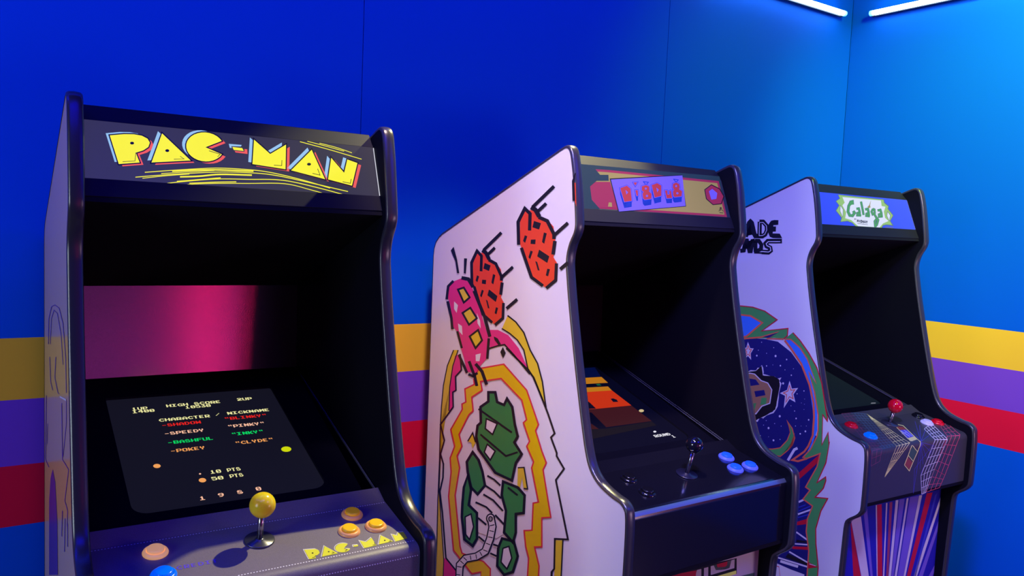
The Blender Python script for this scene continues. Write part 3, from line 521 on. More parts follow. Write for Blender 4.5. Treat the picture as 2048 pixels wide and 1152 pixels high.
('ink',3,(24,962,4,1008,41,1006,60,960)),
('ink',3,(-582,867,-570,871,-604,880,-570,890,-580,890,-568,862,-585,862,-602,904,-531,891,-564,879,-530,870,-571,857)),
('ink',3,(-533,868,-519,893,-484,870,-494,863,-510,874,-517,861)),
('ink',3,(-523,884,-530,901,-514,901,-506,883)),
('ink',3,(-504,1043,54,1060,61,1047,-497,1030)),
('g_lav',1,(1018,1075,1476,1077,1423,1194,963,1199)),
],
'cp2':[
('n_red',1,(-1127,-11,-1161,143,-1143,137,-1108,-18)),
('n_red',1,(-1161,143,-1196,296,-1177,289,-1143,137)),
('n_red',1,(-1196,296,-1264,467,-1242,458,-1177,289)),
('n_red',1,(-1264,467,-1403,675,-1381,666,-1242,458)),
('n_red',1,(-1403,675,-1539,879,-1517,870,-1381,666)),
('n_red',1,(-1539,879,-1673,1079,-1651,1071,-1517,870)),
('n_red',1,(-1673,1079,-1804,1276,-1782,1268,-1651,1071)),
('n_red',1,(-1804,1276,-1933,1469,-1912,1462,-1782,1268)),
('n_red',1,(-1933,1469,-2059,1659,-2038,1652,-1912,1462)),
('n_red',1,(-2059,1659,-2184,1846,-2163,1838,-2038,1652)),
('n_red',1,(-2184,1846,-2292,2022,-2276,2016,-2163,1838)),
('n_red',1,(-962,-5,-999,150,-981,144,-944,-12)),
('n_red',1,(-999,150,-1036,305,-1017,299,-981,144)),
('n_red',1,(-1036,305,-1114,481,-1092,473,-1017,299)),
('n_red',1,(-1114,481,-1257,691,-1235,683,-1092,473)),
('n_red',1,(-1257,691,-1397,898,-1375,889,-1235,683)),
('n_red',1,(-1397,898,-1535,1100,-1513,1092,-1375,889)),
('n_red',1,(-1535,1100,-1669,1298,-1648,1291,-1513,1092)),
('n_red',1,(-1669,1298,-1802,1493,-1781,1486,-1648,1291)),
('n_red',1,(-1802,1493,-1932,1685,-1911,1677,-1781,1486)),
('n_red',1,(-1932,1685,-2060,1873,-2039,1866,-1911,1677)),
('n_red',1,(-2060,1873,-2157,2043,-2140,2038,-2039,1866)),
('n_red',1,(-797,0,-836,158,-818,152,-778,-6)),
('n_red',1,(-836,158,-875,314,-857,308,-818,152)),
('n_red',1,(-875,314,-964,496,-941,488,-857,308)),
('n_red',1,(-964,496,-1111,708,-1088,700,-941,488)),
('n_red',1,(-1111,708,-1255,916,-1232,908,-1088,700)),
('n_red',1,(-1255,916,-1396,1121,-1374,1113,-1232,908)),
('n_red',1,(-1396,1121,-1534,1321,-1513,1313,-1374,1113)),
('n_red',1,(-1534,1321,-1670,1517,-1649,1510,-1513,1313)),
('n_red',1,(-1670,1517,-1804,1711,-1783,1703,-1649,1510)),
('n_red',1,(-1804,1711,-1935,1900,-1914,1893,-1783,1703)),
('n_red',1,(-1935,1900,-2018,2063,-2002,2058,-1914,1893)),
('n_red',1,(-630,6,-672,165,-653,159,-611,0)),
('n_red',1,(-672,165,-713,323,-695,317,-653,159)),
('n_red',1,(-713,323,-813,511,-790,503,-695,317)),
('n_red',1,(-813,511,-963,725,-941,717,-790,503)),
('n_red',1,(-963,725,-1111,935,-1089,927,-941,717)),
('n_red',1,(-1111,935,-1256,1141,-1234,1133,-1089,927)),
('n_red',1,(-1256,1141,-1399,1343,-1377,1336,-1234,1133)),
('n_red',1,(-1399,1343,-1539,1542,-1517,1534,-1377,1336)),
('n_red',1,(-1539,1542,-1676,1736,-1655,1729,-1517,1534)),
('n_red',1,(-1676,1736,-1810,1928,-1789,1921,-1655,1729)),
('n_red',1,(-1810,1928,-1874,2082,-1859,2077,-1789,1921)),
('n_red',1,(-1124,-9,-627,9,-614,-3,-1111,-21)),
('n_red',1,(-1156,133,-666,155,-653,143,-1143,121)),
('n_red',1,(-1187,273,-704,300,-691,288,-1175,261)),
('n_red',1,(-1228,418,-774,461,-752,445,-1207,401)),
('n_red',1,(-1356,609,-913,658,-892,642,-1335,593)),
('n_red',1,(-1482,798,-1049,852,-1028,836,-1461,782)),
('n_red',1,(-1605,983,-1184,1043,-1163,1027,-1585,968)),
('n_red',1,(-1727,1165,-1315,1230,-1295,1215,-1707,1150)),
('n_red',1,(-1846,1344,-1445,1414,-1425,1399,-1826,1330)),
('n_red',1,(-1964,1520,-1573,1594,-1552,1580,-1944,1506)),
('n_red',1,(-2080,1694,-1698,1772,-1678,1758,-2060,1680)),
('n_red',1,(-2193,1864,-1821,1947,-1801,1933,-2174,1850)),
('n_red',1,(-2290,2024,-1871,2084,-1862,2075,-2277,2014)),
('n_teal',1,(-631,6,-673,166,-652,159,-611,-1)),
('n_teal',1,(-673,166,-714,323,-694,317,-652,159)),
('n_teal',1,(-714,323,-814,512,-789,502,-694,317)),
('n_teal',1,(-814,512,-965,726,-940,717,-789,502)),
('n_teal',1,(-965,726,-1112,936,-1088,927,-940,717)),
('n_teal',1,(-1112,936,-1257,1142,-1233,1133,-1088,927)),
('n_teal',1,(-1257,1142,-1400,1344,-1376,1335,-1233,1133)),
('n_teal',1,(-1400,1344,-1540,1542,-1516,1534,-1376,1335)),
('n_teal',1,(-1540,1542,-1677,1737,-1654,1729,-1516,1534)),
('n_teal',1,(-1677,1737,-1811,1928,-1788,1920,-1654,1729)),
('n_teal',1,(-1811,1928,-1875,2082,-1858,2077,-1788,1920)),
('n_teal',1,(-500,37,-540,193,-519,186,-479,30)),
('n_teal',1,(-540,193,-579,348,-558,341,-519,186)),
('n_teal',1,(-579,348,-692,541,-667,532,-558,341)),
('n_teal',1,(-692,541,-839,751,-814,742,-667,532)),
('n_teal',1,(-839,751,-983,957,-959,948,-814,742)),
('n_teal',1,(-983,957,-1125,1158,-1101,1150,-959,948)),
('n_teal',1,(-1125,1158,-1264,1357,-1240,1348,-1101,1150)),
('n_teal',1,(-1264,1357,-1401,1551,-1377,1543,-1240,1348)),
('n_teal',1,(-1401,1551,-1535,1742,-1511,1734,-1377,1543)),
('n_teal',1,(-1535,1742,-1666,1930,-1643,1922,-1511,1734)),
('n_teal',1,(-1666,1930,-1728,2081,-1711,2076,-1643,1922)),
('n_teal',1,(-368,67,-406,220,-385,213,-347,60)),
('n_teal',1,(-406,220,-443,372,-422,365,-385,213)),
('n_teal',1,(-443,372,-570,571,-544,561,-422,365)),
('n_teal',1,(-570,571,-713,776,-688,767,-544,561)),
('n_teal',1,(-713,776,-854,977,-829,968,-688,767)),
('n_teal',1,(-854,977,-992,1175,-968,1166,-829,968)),
('n_teal',1,(-992,1175,-1128,1370,-1104,1361,-968,1166)),
('n_teal',1,(-1128,1370,-1261,1561,-1237,1552,-1104,1361)),
('n_teal',1,(-1261,1561,-1392,1748,-1369,1740,-1237,1552)),
('n_teal',1,(-1392,1748,-1521,1932,-1498,1924,-1369,1740)),
('n_teal',1,(-1521,1932,-1579,2081,-1562,2076,-1498,1924)),
('n_teal',1,(-236,98,-275,263,-254,256,-215,91)),
('n_teal',1,(-275,263,-333,437,-307,427,-254,256)),
('n_teal',1,(-333,437,-489,661,-464,651,-307,427)),
('n_teal',1,(-489,661,-642,880,-617,871,-464,651)),
('n_teal',1,(-642,880,-791,1096,-767,1087,-617,871)),
('n_teal',1,(-791,1096,-938,1307,-914,1298,-767,1087)),
('n_teal',1,(-938,1307,-1082,1514,-1058,1505,-914,1298)),
('n_teal',1,(-1082,1514,-1223,1717,-1199,1709,-1058,1505)),
('n_teal',1,(-1223,1717,-1362,1917,-1338,1909,-1199,1709)),
('n_teal',1,(-1362,1917,-1430,2080,-1413,2075,-1338,1909)),
('n_teal',1,(-103,129,-140,290,-119,283,-82,122)),
('n_teal',1,(-140,290,-214,470,-187,460,-119,283)),
('n_teal',1,(-214,470,-365,689,-339,679,-187,460)),
('n_teal',1,(-365,689,-513,904,-488,895,-339,679)),
('n_teal',1,(-513,904,-659,1115,-634,1106,-488,895)),
('n_teal',1,(-659,1115,-802,1322,-777,1313,-634,1106)),
('n_teal',1,(-802,1322,-942,1524,-918,1516,-777,1313)),
('n_teal',1,(-942,1524,-1080,1724,-1056,1715,-918,1516)),
('n_teal',1,(-1080,1724,-1215,1919,-1191,1911,-1056,1715)),
('n_teal',1,(-1215,1919,-1280,2079,-1263,2074,-1191,1911)),
('n_teal',1,(30,160,-4,317,17,310,51,152)),
('n_teal',1,(-4,317,-94,503,-67,493,17,310)),
('n_teal',1,(-94,503,-240,717,-214,708,-67,493)),
('n_teal',1,(-240,717,-385,928,-359,918,-214,708)),
('n_teal',1,(-385,928,-526,1134,-501,1125,-359,918)),
('n_teal',1,(-526,1134,-665,1336,-640,1327,-501,1125)),
('n_teal',1,(-665,1336,-801,1535,-777,1526,-640,1327)),
('n_teal',1,(-801,1535,-935,1730,-911,1722,-777,1526)),
('n_teal',1,(-935,1730,-1067,1922,-1043,1913,-911,1722)),
('n_teal',1,(-1067,1922,-1129,2078,-1112,2073,-1043,1913)),
('n_teal',1,(-629,9,-300,86,-283,73,-613,-4)),
('n_teal',1,(-300,86,32,163,49,150,-283,73)),
('n_teal',1,(-662,135,-329,205,-312,192,-646,122)),
('n_teal',1,(-329,205,8,275,25,262,-312,192)),
('n_teal',1,(-694,259,-357,323,-341,310,-678,246)),
('n_teal',1,(-357,323,-16,387,0,374,-341,310)),
('n_teal',1,(-727,382,-416,457,-390,439,-711,370)),
('n_teal',1,(-416,457,-114,538,-89,520,-390,439)),
('n_teal',1,(-835,547,-528,618,-504,601,-811,529)),
('n_teal',1,(-528,618,-219,691,-194,673,-504,601)),
('n_teal',1,(-953,715,-639,778,-615,761,-930,697)),
('n_teal',1,(-639,778,-323,842,-298,825,-615,761)),
('n_teal',1,(-1070,880,-749,935,-725,918,-1047,863)),
('n_teal',1,(-749,935,-425,991,-400,974,-725,918)),
('n_teal',1,(-1185,1043,-857,1090,-833,1073,-1162,1026)),
('n_teal',1,(-857,1090,-525,1138,-502,1121,-833,1073)),
('n_teal',1,(-1298,1204,-963,1243,-940,1226,-1275,1187)),
('n_teal',1,(-963,1243,-625,1283,-601,1266,-940,1226)),
('n_teal',1,(-1409,1362,-1068,1394,-1046,1377,-1387,1346)),
('n_teal',1,(-1068,1394,-723,1426,-700,1409,-1046,1377)),
('n_teal',1,(-1519,1518,-1171,1542,-1150,1526,-1497,1502)),
('n_teal',1,(-1171,1542,-819,1567,-797,1551,-1150,1526)),
('n_teal',1,(-1627,1672,-1273,1689,-1252,1673,-1606,1656)),
('n_teal',1,(-1273,1689,-915,1706,-893,1690,-1252,1673)),
('n_teal',1,(-1733,1823,-1374,1833,-1353,1818,-1713,1807)),
('n_teal',1,(-1374,1833,-1009,1844,-988,1828,-1353,1818)),
('n_teal',1,(-1838,1972,-1473,1976,-1453,1960,-1819,1957)),
('n_teal',1,(-1473,1976,-1101,1979,-1082,1964,-1453,1960)),
('n_teal',1,(-1870,2085,-1500,2083,-1492,2073,-1863,2075)),
('n_teal',1,(-1500,2083,-1125,2081,-1116,2071,-1492,2073)),
('n_yel',1,(32,150,-2,308,24,299,59,140)),
('n_yel',1,(-2,308,-86,492,-53,480,24,299)),
('n_yel',1,(-86,492,-235,708,-202,696,-53,480)),
('n_yel',1,(-235,708,-380,920,-348,908,-202,696)),
('n_yel',1,(-380,920,-523,1128,-491,1116,-348,908)),
('n_yel',1,(-523,1128,-663,1332,-632,1320,-491,1116)),
('n_yel',1,(-663,1332,-801,1532,-770,1521,-632,1320)),
('n_yel',1,(-801,1532,-936,1728,-905,1718,-770,1521)),
('n_yel',1,(-936,1728,-1068,1921,-1038,1911,-905,1718)),
('n_yel',1,(-1068,1921,-1131,2079,-1110,2072,-1038,1911)),
('n_yel',1,(32,154,18,297,45,287,58,144)),
('n_yel',1,(18,297,-25,454,9,441,45,287)),
('n_yel',1,(-25,454,-142,650,-108,636,9,441)),
('n_yel',1,(-142,650,-257,842,-223,828,-108,636)),
('n_yel',1,(-257,842,-370,1031,-337,1018,-223,828)),
('n_yel',1,(-370,1031,-481,1216,-449,1204,-337,1018)),
('n_yel',1,(-481,1216,-591,1399,-559,1387,-449,1204)),
('n_yel',1,(-591,1399,-699,1579,-667,1567,-559,1387)),
('n_yel',1,(-699,1579,-805,1756,-774,1745,-667,1567)),
('n_yel',1,(-805,1756,-909,1931,-878,1919,-774,1745)),
('n_yel',1,(-909,1931,-951,2074,-929,2066,-878,1919)),
('n_yel',1,(31,158,36,299,63,289,58,147)),
('n_yel',1,(36,299,10,456,45,441,63,289)),
('n_yel',1,(10,456,-89,650,-54,635,45,441)),
('n_yel',1,(-89,650,-185,840,-152,826,-54,635)),
('n_yel',1,(-185,840,-281,1027,-247,1013,-152,826)),
('n_yel',1,(-281,1027,-375,1212,-342,1198,-247,1013)),
('n_yel',1,(-375,1212,-467,1394,-435,1380,-342,1198)),
('n_yel',1,(-467,1394,-559,1573,-526,1560,-435,1380)),
('n_yel',1,(-559,1573,-648,1749,-616,1736,-526,1560)),
('n_yel',1,(-648,1749,-737,1923,-705,1910,-616,1736)),
('n_yel',1,(-737,1923,-769,2068,-747,2060,-705,1910)),
('n_yel',1,(31,162,54,302,80,291,57,151)),
('n_yel',1,(54,302,45,458,80,442,80,291)),
('n_yel',1,(45,458,-35,649,-1,634,80,442)),
('n_yel',1,(-35,649,-114,838,-80,823,-1,634)),
('n_yel',1,(-114,838,-192,1024,-157,1009,-80,823)),
('n_yel',1,(-192,1024,-268,1207,-234,1193,-157,1009)),
('n_yel',1,(-268,1207,-343,1388,-310,1374,-234,1193)),
('n_yel',1,(-343,1388,-418,1566,-385,1552,-310,1374)),
('n_yel',1,(-418,1566,-491,1741,-458,1728,-385,1552)),
('n_yel',1,(-491,1741,-563,1915,-531,1901,-458,1728)),
('n_yel',1,(-563,1915,-586,2062,-564,2053,-531,1901)),
('n_yel',1,(30,167,68,293,94,281,57,154)),
('n_yel',1,(68,293,90,428,125,411,94,281)),
('n_yel',1,(90,428,33,602,69,586,125,411)),
('n_yel',1,(33,602,-22,774,13,758,69,586)),
('n_yel',1,(-22,774,-77,944,-42,928,13,758)),
('n_yel',1,(-77,944,-131,1112,-97,1096,-42,928)),
('n_yel',1,(-131,1112,-185,1278,-151,1262,-97,1096)),
('n_yel',1,(-185,1278,-238,1441,-204,1426,-151,1262)),
('n_yel',1,(-238,1441,-290,1603,-256,1588,-204,1426)),
('n_yel',1,(-290,1603,-341,1763,-308,1748,-256,1588)),
('n_yel',1,(-341,1763,-392,1920,-359,1906,-308,1748)),
('n_yel',1,(-392,1920,-401,2056,-377,2046,-359,1906)),
('n_yel',1,(32,150,30,166,57,156,59,140)),
('n_yel',1,(-7,351,90,358,109,342,12,335)),
('n_yel',1,(-159,606,36,605,65,583,-130,583)),
('n_yel',1,(-342,872,-46,862,-18,841,-314,850)),
('n_yel',1,(-520,1132,-128,1115,-100,1094,-494,1111)),
('n_yel',1,(-695,1387,-208,1363,-181,1342,-669,1366)),
('n_yel',1,(-866,1635,-578,1621,-552,1600,-841,1615)),
('n_yel',1,(-578,1621,-286,1606,-260,1586,-552,1600)),
('n_yel',1,(-1033,1878,-701,1861,-675,1842,-1008,1859)),
('n_yel',1,(-701,1861,-363,1845,-337,1825,-675,1842)),
('n_yel',1,(-1125,2082,-763,2070,-753,2058,-1116,2070)),
('n_yel',1,(-763,2070,-395,2058,-382,2044,-753,2058)),
('n_red',1,(-2361,2087,-2444,2196,-2426,2199,-2345,2090)),
('n_red',1,(-2444,2196,-2456,2310,-2436,2314,-2426,2199)),
('n_red',1,(-2456,2310,-2456,2427,-2436,2431,-2436,2314)),
('n_red',1,(-2456,2427,-2456,2544,-2436,2548,-2436,2431)),
('n_red',1,(-2117,2078,-2210,2179,-2191,2182,-2102,2082)),
('n_red',1,(-2210,2179,-2234,2281,-2214,2284,-2191,2182)),
('n_red',1,(-2234,2281,-2240,2387,-2219,2391,-2214,2284)),
('n_red',1,(-2240,2387,-2245,2493,-2225,2497,-2219,2391)),
('n_red',1,(-1871,2069,-1989,2190,-1970,2194,-1856,2074)),
('n_red',1,(-1989,2190,-2017,2314,-1997,2318,-1970,2194)),
('n_red',1,(-2017,2314,-2032,2441,-2011,2446,-1997,2318)),
('n_red',1,(-2357,2095,-1868,2078,-1859,2065,-2348,2082)),
('n_red',1,(-2441,2318,-1996,2259,-2005,2246,-2450,2306)),
('n_red',1,(-2441,2552,-2229,2501,-2240,2489,-2452,2540)),
('n_red',1,(-2229,2501,-2016,2450,-2027,2437,-2240,2489)),
('n_dteal',1,(-1870,2069,-2012,2193,-1996,2197,-1857,2074)),
('n_dteal',1,(-2012,2193,-2062,2320,-2044,2325,-1996,2197)),
('n_dteal',1,(-2062,2320,-2098,2450,-2081,2455,-2044,2325)),
('n_dteal',1,(-2098,2450,-2135,2581,-2118,2585,-2081,2455)),
('n_dteal',1,(-2135,2581,-2172,2711,-2154,2715,-2118,2585)),
('n_dteal',1,(-1720,2071,-1858,2186,-1842,2190,-1708,2076)),
('n_dteal',1,(-1858,2186,-1911,2304,-1893,2309,-1842,2190)),
('n_dteal',1,(-1911,2304,-1947,2426,-1930,2431,-1893,2309)),
('n_dteal',1,(-1947,2426,-1984,2547,-1966,2552,-1930,2431)),
('n_dteal',1,(-1984,2547,-2020,2668,-2003,2673,-1966,2552)),
('n_dteal',1,(-1570,2072,-1703,2179,-1688,2184,-1558,2077)),
('n_dteal',1,(-1703,2179,-1759,2288,-1741,2293,-1688,2184)),
('n_dteal',1,(-1759,2288,-1795,2401,-1778,2406,-1741,2293)),
('n_dteal',1,(-1795,2401,-1832,2513,-1814,2518,-1778,2406)),
('n_dteal',1,(-1832,2513,-1868,2626,-1850,2631,-1814,2518)),
('n_dteal',1,(-1419,2074,-1568,2197,-1552,2201,-1407,2079)),
('n_dteal',1,(-1568,2197,-1624,2324,-1607,2329,-1552,2201)),
('n_dteal',1,(-1624,2324,-1670,2454,-1652,2459,-1607,2329)),
('n_dteal',1,(-1670,2454,-1715,2583,-1697,2588,-1652,2459)),
('n_dteal',1,(-1267,2076,-1410,2188,-1394,2193,-1256,2081)),
('n_dteal',1,(-1410,2188,-1471,2303,-1453,2308,-1394,2193)),
('n_dteal',1,(-1471,2303,-1515,2422,-1498,2427,-1453,2308)),
('n_dteal',1,(-1515,2422,-1560,2540,-1542,2546,-1498,2427)),
('n_dteal',1,(-1114,2077,-1251,2179,-1235,2184,-1103,2083)),
('n_dteal',1,(-1251,2179,-1316,2282,-1298,2288,-1235,2184)),
('n_dteal',1,(-1316,2282,-1360,2390,-1342,2395,-1298,2288)),
('n_dteal',1,(-1360,2390,-1405,2497,-1387,2502,-1342,2395)),
('n_dteal',1,(-1868,2077,-1494,2081,-1484,2070,-1859,2066)),
('n_dteal',1,(-1494,2081,-1114,2086,-1103,2074,-1484,2070)),
('n_dteal',1,(-2037,2285,-1658,2252,-1664,2241,-2044,2273)),
('n_dteal',1,(-1658,2252,-1269,2220,-1275,2209,-1664,2241)),
('n_dteal',1,(-2097,2502,-1718,2432,-1727,2421,-2106,2491)),
('n_dteal',1,(-1718,2432,-1332,2362,-1341,2351,-1727,2421)),
('n_dteal',1,(-2158,2718,-1777,2612,-1788,2602,-2168,2708)),
('n_dteal',1,(-1777,2612,-1390,2505,-1401,2494,-1788,2602)),
('n_yel',1,(-1114,2077,-1272,2184,-1255,2190,-1103,2084)),
('n_yel',1,(-1272,2184,-1352,2293,-1332,2300,-1255,2190)),
('n_yel',1,(-1352,2293,-1414,2406,-1394,2413,-1332,2300)),
('n_yel',1,(-1414,2406,-1476,2519,-1456,2526,-1394,2413)),
('n_yel',1,(-1476,2519,-1538,2632,-1518,2639,-1456,2526)),
('n_yel',1,(-1538,2632,-1600,2744,-1580,2751,-1518,2639)),
('n_yel',1,(-1600,2744,-1662,2856,-1642,2863,-1580,2751)),
('n_yel',1,(-1662,2856,-1723,2968,-1704,2975,-1642,2863)),
('n_yel',1,(-927,2066,-1117,2176,-1100,2183,-917,2074)),
('n_yel',1,(-1117,2176,-1222,2287,-1202,2294,-1100,2183)),
('n_yel',1,(-1222,2287,-1306,2401,-1286,2409,-1202,2294)),
('n_yel',1,(-1306,2401,-1389,2515,-1369,2523,-1286,2409)),
('n_yel',1,(-1389,2515,-1472,2629,-1453,2637,-1369,2523)),
('n_yel',1,(-1472,2629,-1555,2743,-1535,2751,-1453,2637)),
('n_yel',1,(-1555,2743,-1638,2856,-1618,2864,-1535,2751)),
('n_yel',1,(-1638,2856,-1720,2969,-1701,2977,-1618,2864)),
('n_yel',1,(-738,2055,-939,2156,-926,2164,-730,2064)),
('n_yel',1,(-939,2156,-1068,2254,-1049,2262,-926,2164)),
('n_yel',1,(-1068,2254,-1162,2357,-1142,2366,-1049,2262)),
('n_yel',1,(-1162,2357,-1255,2460,-1236,2469,-1142,2366)),
('n_yel',1,(-1255,2460,-1348,2563,-1329,2572,-1236,2469)),
('n_yel',1,(-1348,2563,-1440,2665,-1421,2674,-1329,2572)),
('n_yel',1,(-1440,2665,-1533,2767,-1514,2776,-1421,2674)),
('n_yel',1,(-1533,2767,-1625,2869,-1606,2878,-1514,2776)),
('n_yel',1,(-1625,2869,-1716,2970,-1698,2979,-1606,2878)),
('n_yel',1,(-545,2044,-777,2148,-764,2157,-541,2054)),
('n_yel',1,(-777,2148,-932,2247,-913,2256,-764,2157)),
('n_yel',1,(-932,2247,-1045,2352,-1026,2361,-913,2256)),
('n_yel',1,(-1045,2352,-1157,2456,-1138,2465,-1026,2361)),
('n_yel',1,(-1157,2456,-1269,2560,-1251,2569,-1138,2465)),
('n_yel',1,(-1269,2560,-1381,2663,-1362,2673,-1251,2569)),
('n_yel',1,(-1381,2663,-1492,2767,-1474,2776,-1362,2673)),
('n_yel',1,(-1492,2767,-1603,2869,-1584,2878,-1474,2776)),
('n_yel',1,(-1603,2869,-1713,2971,-1695,2981,-1584,2878)),
('n_yel',1,(-349,2032,-592,2130,-581,2139,-347,2043)),
('n_yel',1,(-592,2130,-763,2219,-747,2229,-581,2139)),
('n_yel',1,(-763,2219,-887,2314,-869,2324,-747,2229)),
('n_yel',1,(-887,2314,-1006,2409,-988,2419,-869,2324)),
('n_yel',1,(-1006,2409,-1125,2504,-1107,2514,-988,2419)),
('n_yel',1,(-1125,2504,-1243,2599,-1225,2608,-1107,2514)),
('n_yel',1,(-1243,2599,-1360,2693,-1342,2703,-1225,2608)),
('n_yel',1,(-1360,2693,-1477,2786,-1459,2796,-1342,2703)),
('n_yel',1,(-1477,2786,-1593,2880,-1576,2889,-1459,2796)),
('n_yel',1,(-1593,2880,-1709,2973,-1692,2982,-1576,2889)),
('n_yel',1,(-1113,2087,-739,2066,-729,2053,-1104,2073)),
('n_yel',1,(-739,2066,-355,2045,-341,2030,-729,2053)),
('n_yel',1,(-1339,2303,-1078,2291,-1085,2277,-1346,2290)),
('n_yel',1,(-1078,2291,-815,2278,-822,2264,-1085,2277)),
('n_yel',1,(-1463,2529,-1112,2516,-1119,2503,-1470,2516)),
('n_yel',1,(-1587,2754,-1407,2751,-1413,2738,-1593,2741)),
('n_yel',1,(-1717,2977,-1704,2983,-1697,2972,-1710,2967)),
('n_white',1,(1336,1466,1212,1638,1253,1624,1378,1451)),
('n_white',1,(1212,1638,1089,1808,1130,1794,1253,1624)),
('n_white',1,(1089,1808,969,1975,1009,1961,1130,1794)),
('n_white',1,(969,1975,948,2097,976,2089,1009,1961)),
('n_white',1,(1544,1400,1400,1596,1442,1582,1586,1385)),
('n_white',1,(1400,1596,1260,1789,1301,1775,1442,1582)),
('n_white',1,(1260,1789,1122,1978,1162,1965,1301,1775)),
('n_white',1,(1122,1978,1112,2113,1138,2104,1162,1965)),
('n_white',1,(1754,1334,1623,1510,1666,1496,1797,1318)),
('n_white',1,(1623,1510,1495,1684,1537,1670,1666,1496)),
('n_white',1,(1495,1684,1368,1855,1410,1841,1537,1670)),
('n_white',1,(1368,1855,1257,2018,1293,2006,1410,1841)),
('n_white',1,(1257,2018,1276,2128,1302,2120,1293,2006)),
('n_white',1,(1966,1266,1820,1463,1863,1448,2010,1251)),
('n_white',1,(1820,1463,1676,1656,1718,1641,1863,1448)),
('n_white',1,(1676,1656,1534,1846,1576,1832,1718,1641)),
('n_white',1,(1534,1846,1413,2024,1446,2014,1576,1832)),
('n_white',1,(1413,2024,1445,2144,1469,2136,1446,2014)),
('n_white',1,(2182,1198,2045,1379,2089,1363,2226,1182)),
('n_white',1,(2045,1379,1911,1557,1954,1542,2089,1363)),
('n_white',1,(1911,1557,1779,1732,1822,1718,1954,1542)),
('n_white',1,(1779,1732,1649,1905,1691,1890,1822,1718)),
('n_white',1,(1649,1905,1565,2055,1598,2045,1691,1890)),
('n_white',1,(1565,2055,1616,2159,1641,2151,1598,2045)),
('n_white',1,(1348,1470,2194,1201,2214,1178,1367,1448)),
('n_white',1,(1219,1643,1986,1473,2014,1448,1246,1619)),
('n_white',1,(1094,1813,1436,1775,1469,1751,1126,1788)),
('n_white',1,(1436,1775,1784,1737,1817,1712,1469,1751)),
('n_white',1,(972,1979,1280,1986,1314,1963,1007,1956)),
('n_white',1,(1280,1986,1592,1993,1624,1971,1314,1963)),
('n_white',1,(955,2100,1282,2132,1296,2117,970,2085)),
('n_white',1,(1282,2132,1624,2162,1633,2148,1296,2117)),
('n_white',1,(976,2087,805,2202,825,2209,990,2094)),
('n_white',1,(805,2202,723,2323,746,2331,825,2209)),
('n_white',1,(723,2323,651,2446,675,2454,746,2331)),
('n_white',1,(651,2446,580,2569,603,2576,675,2454)),
('n_white',1,(580,2569,509,2691,532,2699,603,2576)),
('n_white',1,(509,2691,438,2813,461,2821,532,2699)),
('n_white',1,(438,2813,367,2935,390,2943,461,2821)),
('n_white',1,(367,2935,297,3056,320,3065,390,2943)),
('n_white',1,(297,3056,226,3178,249,3186,320,3065)),
('n_white',1,(1129,2106,977,2216,999,2223,1145,2113)),
('n_white',1,(977,2216,901,2332,924,2340,999,2223)),
('n_white',1,(901,2332,831,2450,854,2458,924,2340)),
('n_white',1,(831,2450,760,2567,784,2575,854,2458)),
('n_white',1,(760,2567,690,2684,714,2692,784,2575)),
('n_white',1,(690,2684,620,2801,644,2809,714,2692)),
('n_white',1,(620,2801,551,2917,574,2925,644,2809)),
('n_white',1,(551,2917,481,3033,504,3042,574,2925)),
('n_white',1,(481,3033,411,3149,434,3158,504,3042)),
('n_white',1,(1285,2125,1142,2243,1165,2251,1301,2133)),
('n_white',1,(1142,2243,1063,2370,1086,2378,1165,2251)),
('n_white',1,(1063,2370,985,2495,1008,2504,1086,2378)),
('n_white',1,(985,2495,907,2621,931,2629,1008,2504)),
('n_white',1,(907,2621,830,2747,853,2755,931,2629)),
('n_white',1,(830,2747,752,2872,776,2880,853,2755)),
('n_white',1,(752,2872,675,2996,698,3005,776,2880)),
('n_white',1,(675,2996,598,3121,621,3129,698,3005)),
('n_white',1,(1446,2144,1321,2257,1344,2265,1464,2151)),
('n_white',1,(1321,2257,1244,2377,1267,2386,1344,2265)),
('n_white',1,(1244,2377,1167,2497,1191,2505,1267,2386)),
('n_white',1,(1167,2497,1091,2617,1114,2625,1191,2505)),
('n_white',1,(1091,2617,1014,2736,1038,2744,1114,2625)),
('n_white',1,(1014,2736,938,2855,962,2863,1038,2744)),
('n_white',1,(938,2855,862,2974,886,2982,962,2863)),
('n_white',1,(862,2974,786,3092,810,3101,886,2982)),
('n_white',1,(1610,2163,1501,2271,1525,2280,1628,2170)),
('n_white',1,(1501,2271,1426,2385,1450,2394,1525,2280)),
('n_white',1,(1426,2385,1350,2499,1374,2507,1450,2394)),
('n_white',1,(1350,2499,1275,2612,1299,2621,1374,2507)),
('n_white',1,(1275,2612,1200,2725,1224,2734,1299,2621)),
('n_white',1,(1200,2725,1125,2838,1149,2847,1224,2734)),
('n_white',1,(1125,2838,1051,2951,1074,2959,1149,2847)),
('n_white',1,(1051,2951,976,3063,1000,3072,1074,2959)),
('n_white',1,(975,2097,1288,2136,1300,2122,992,2083)),
('n_white',1,(1288,2136,1616,2173,1624,2160,1300,2122)),
('n_white',1,(719,2365,1077,2381,1072,2366,714,2351)),
('n_white',1,(1077,2381,1440,2397,1435,2382,1072,2366)),
('n_white',1,(560,2641,923,2633,915,2618,552,2627)),
('n_white',1,(923,2633,1291,2624,1283,2609,915,2618)),
('n_white',1,(401,2916,769,2883,759,2869,391,2901)),
('n_white',1,(769,2883,1142,2850,1132,2835,759,2869)),
('n_white',1,(243,3189,616,3132,604,3118,232,3175)),
('n_white',1,(616,3132,994,3075,982,3060,604,3118)),
('n_white',1,(226,3181,252,3307,276,3310,249,3183)),
('n_white',1,(252,3307,279,3434,303,3437,276,3310)),
('n_white',1,(279,3434,306,3562,330,3564,303,3437)),
('n_white',1,(306,3562,333,3689,356,3692,330,3564)),
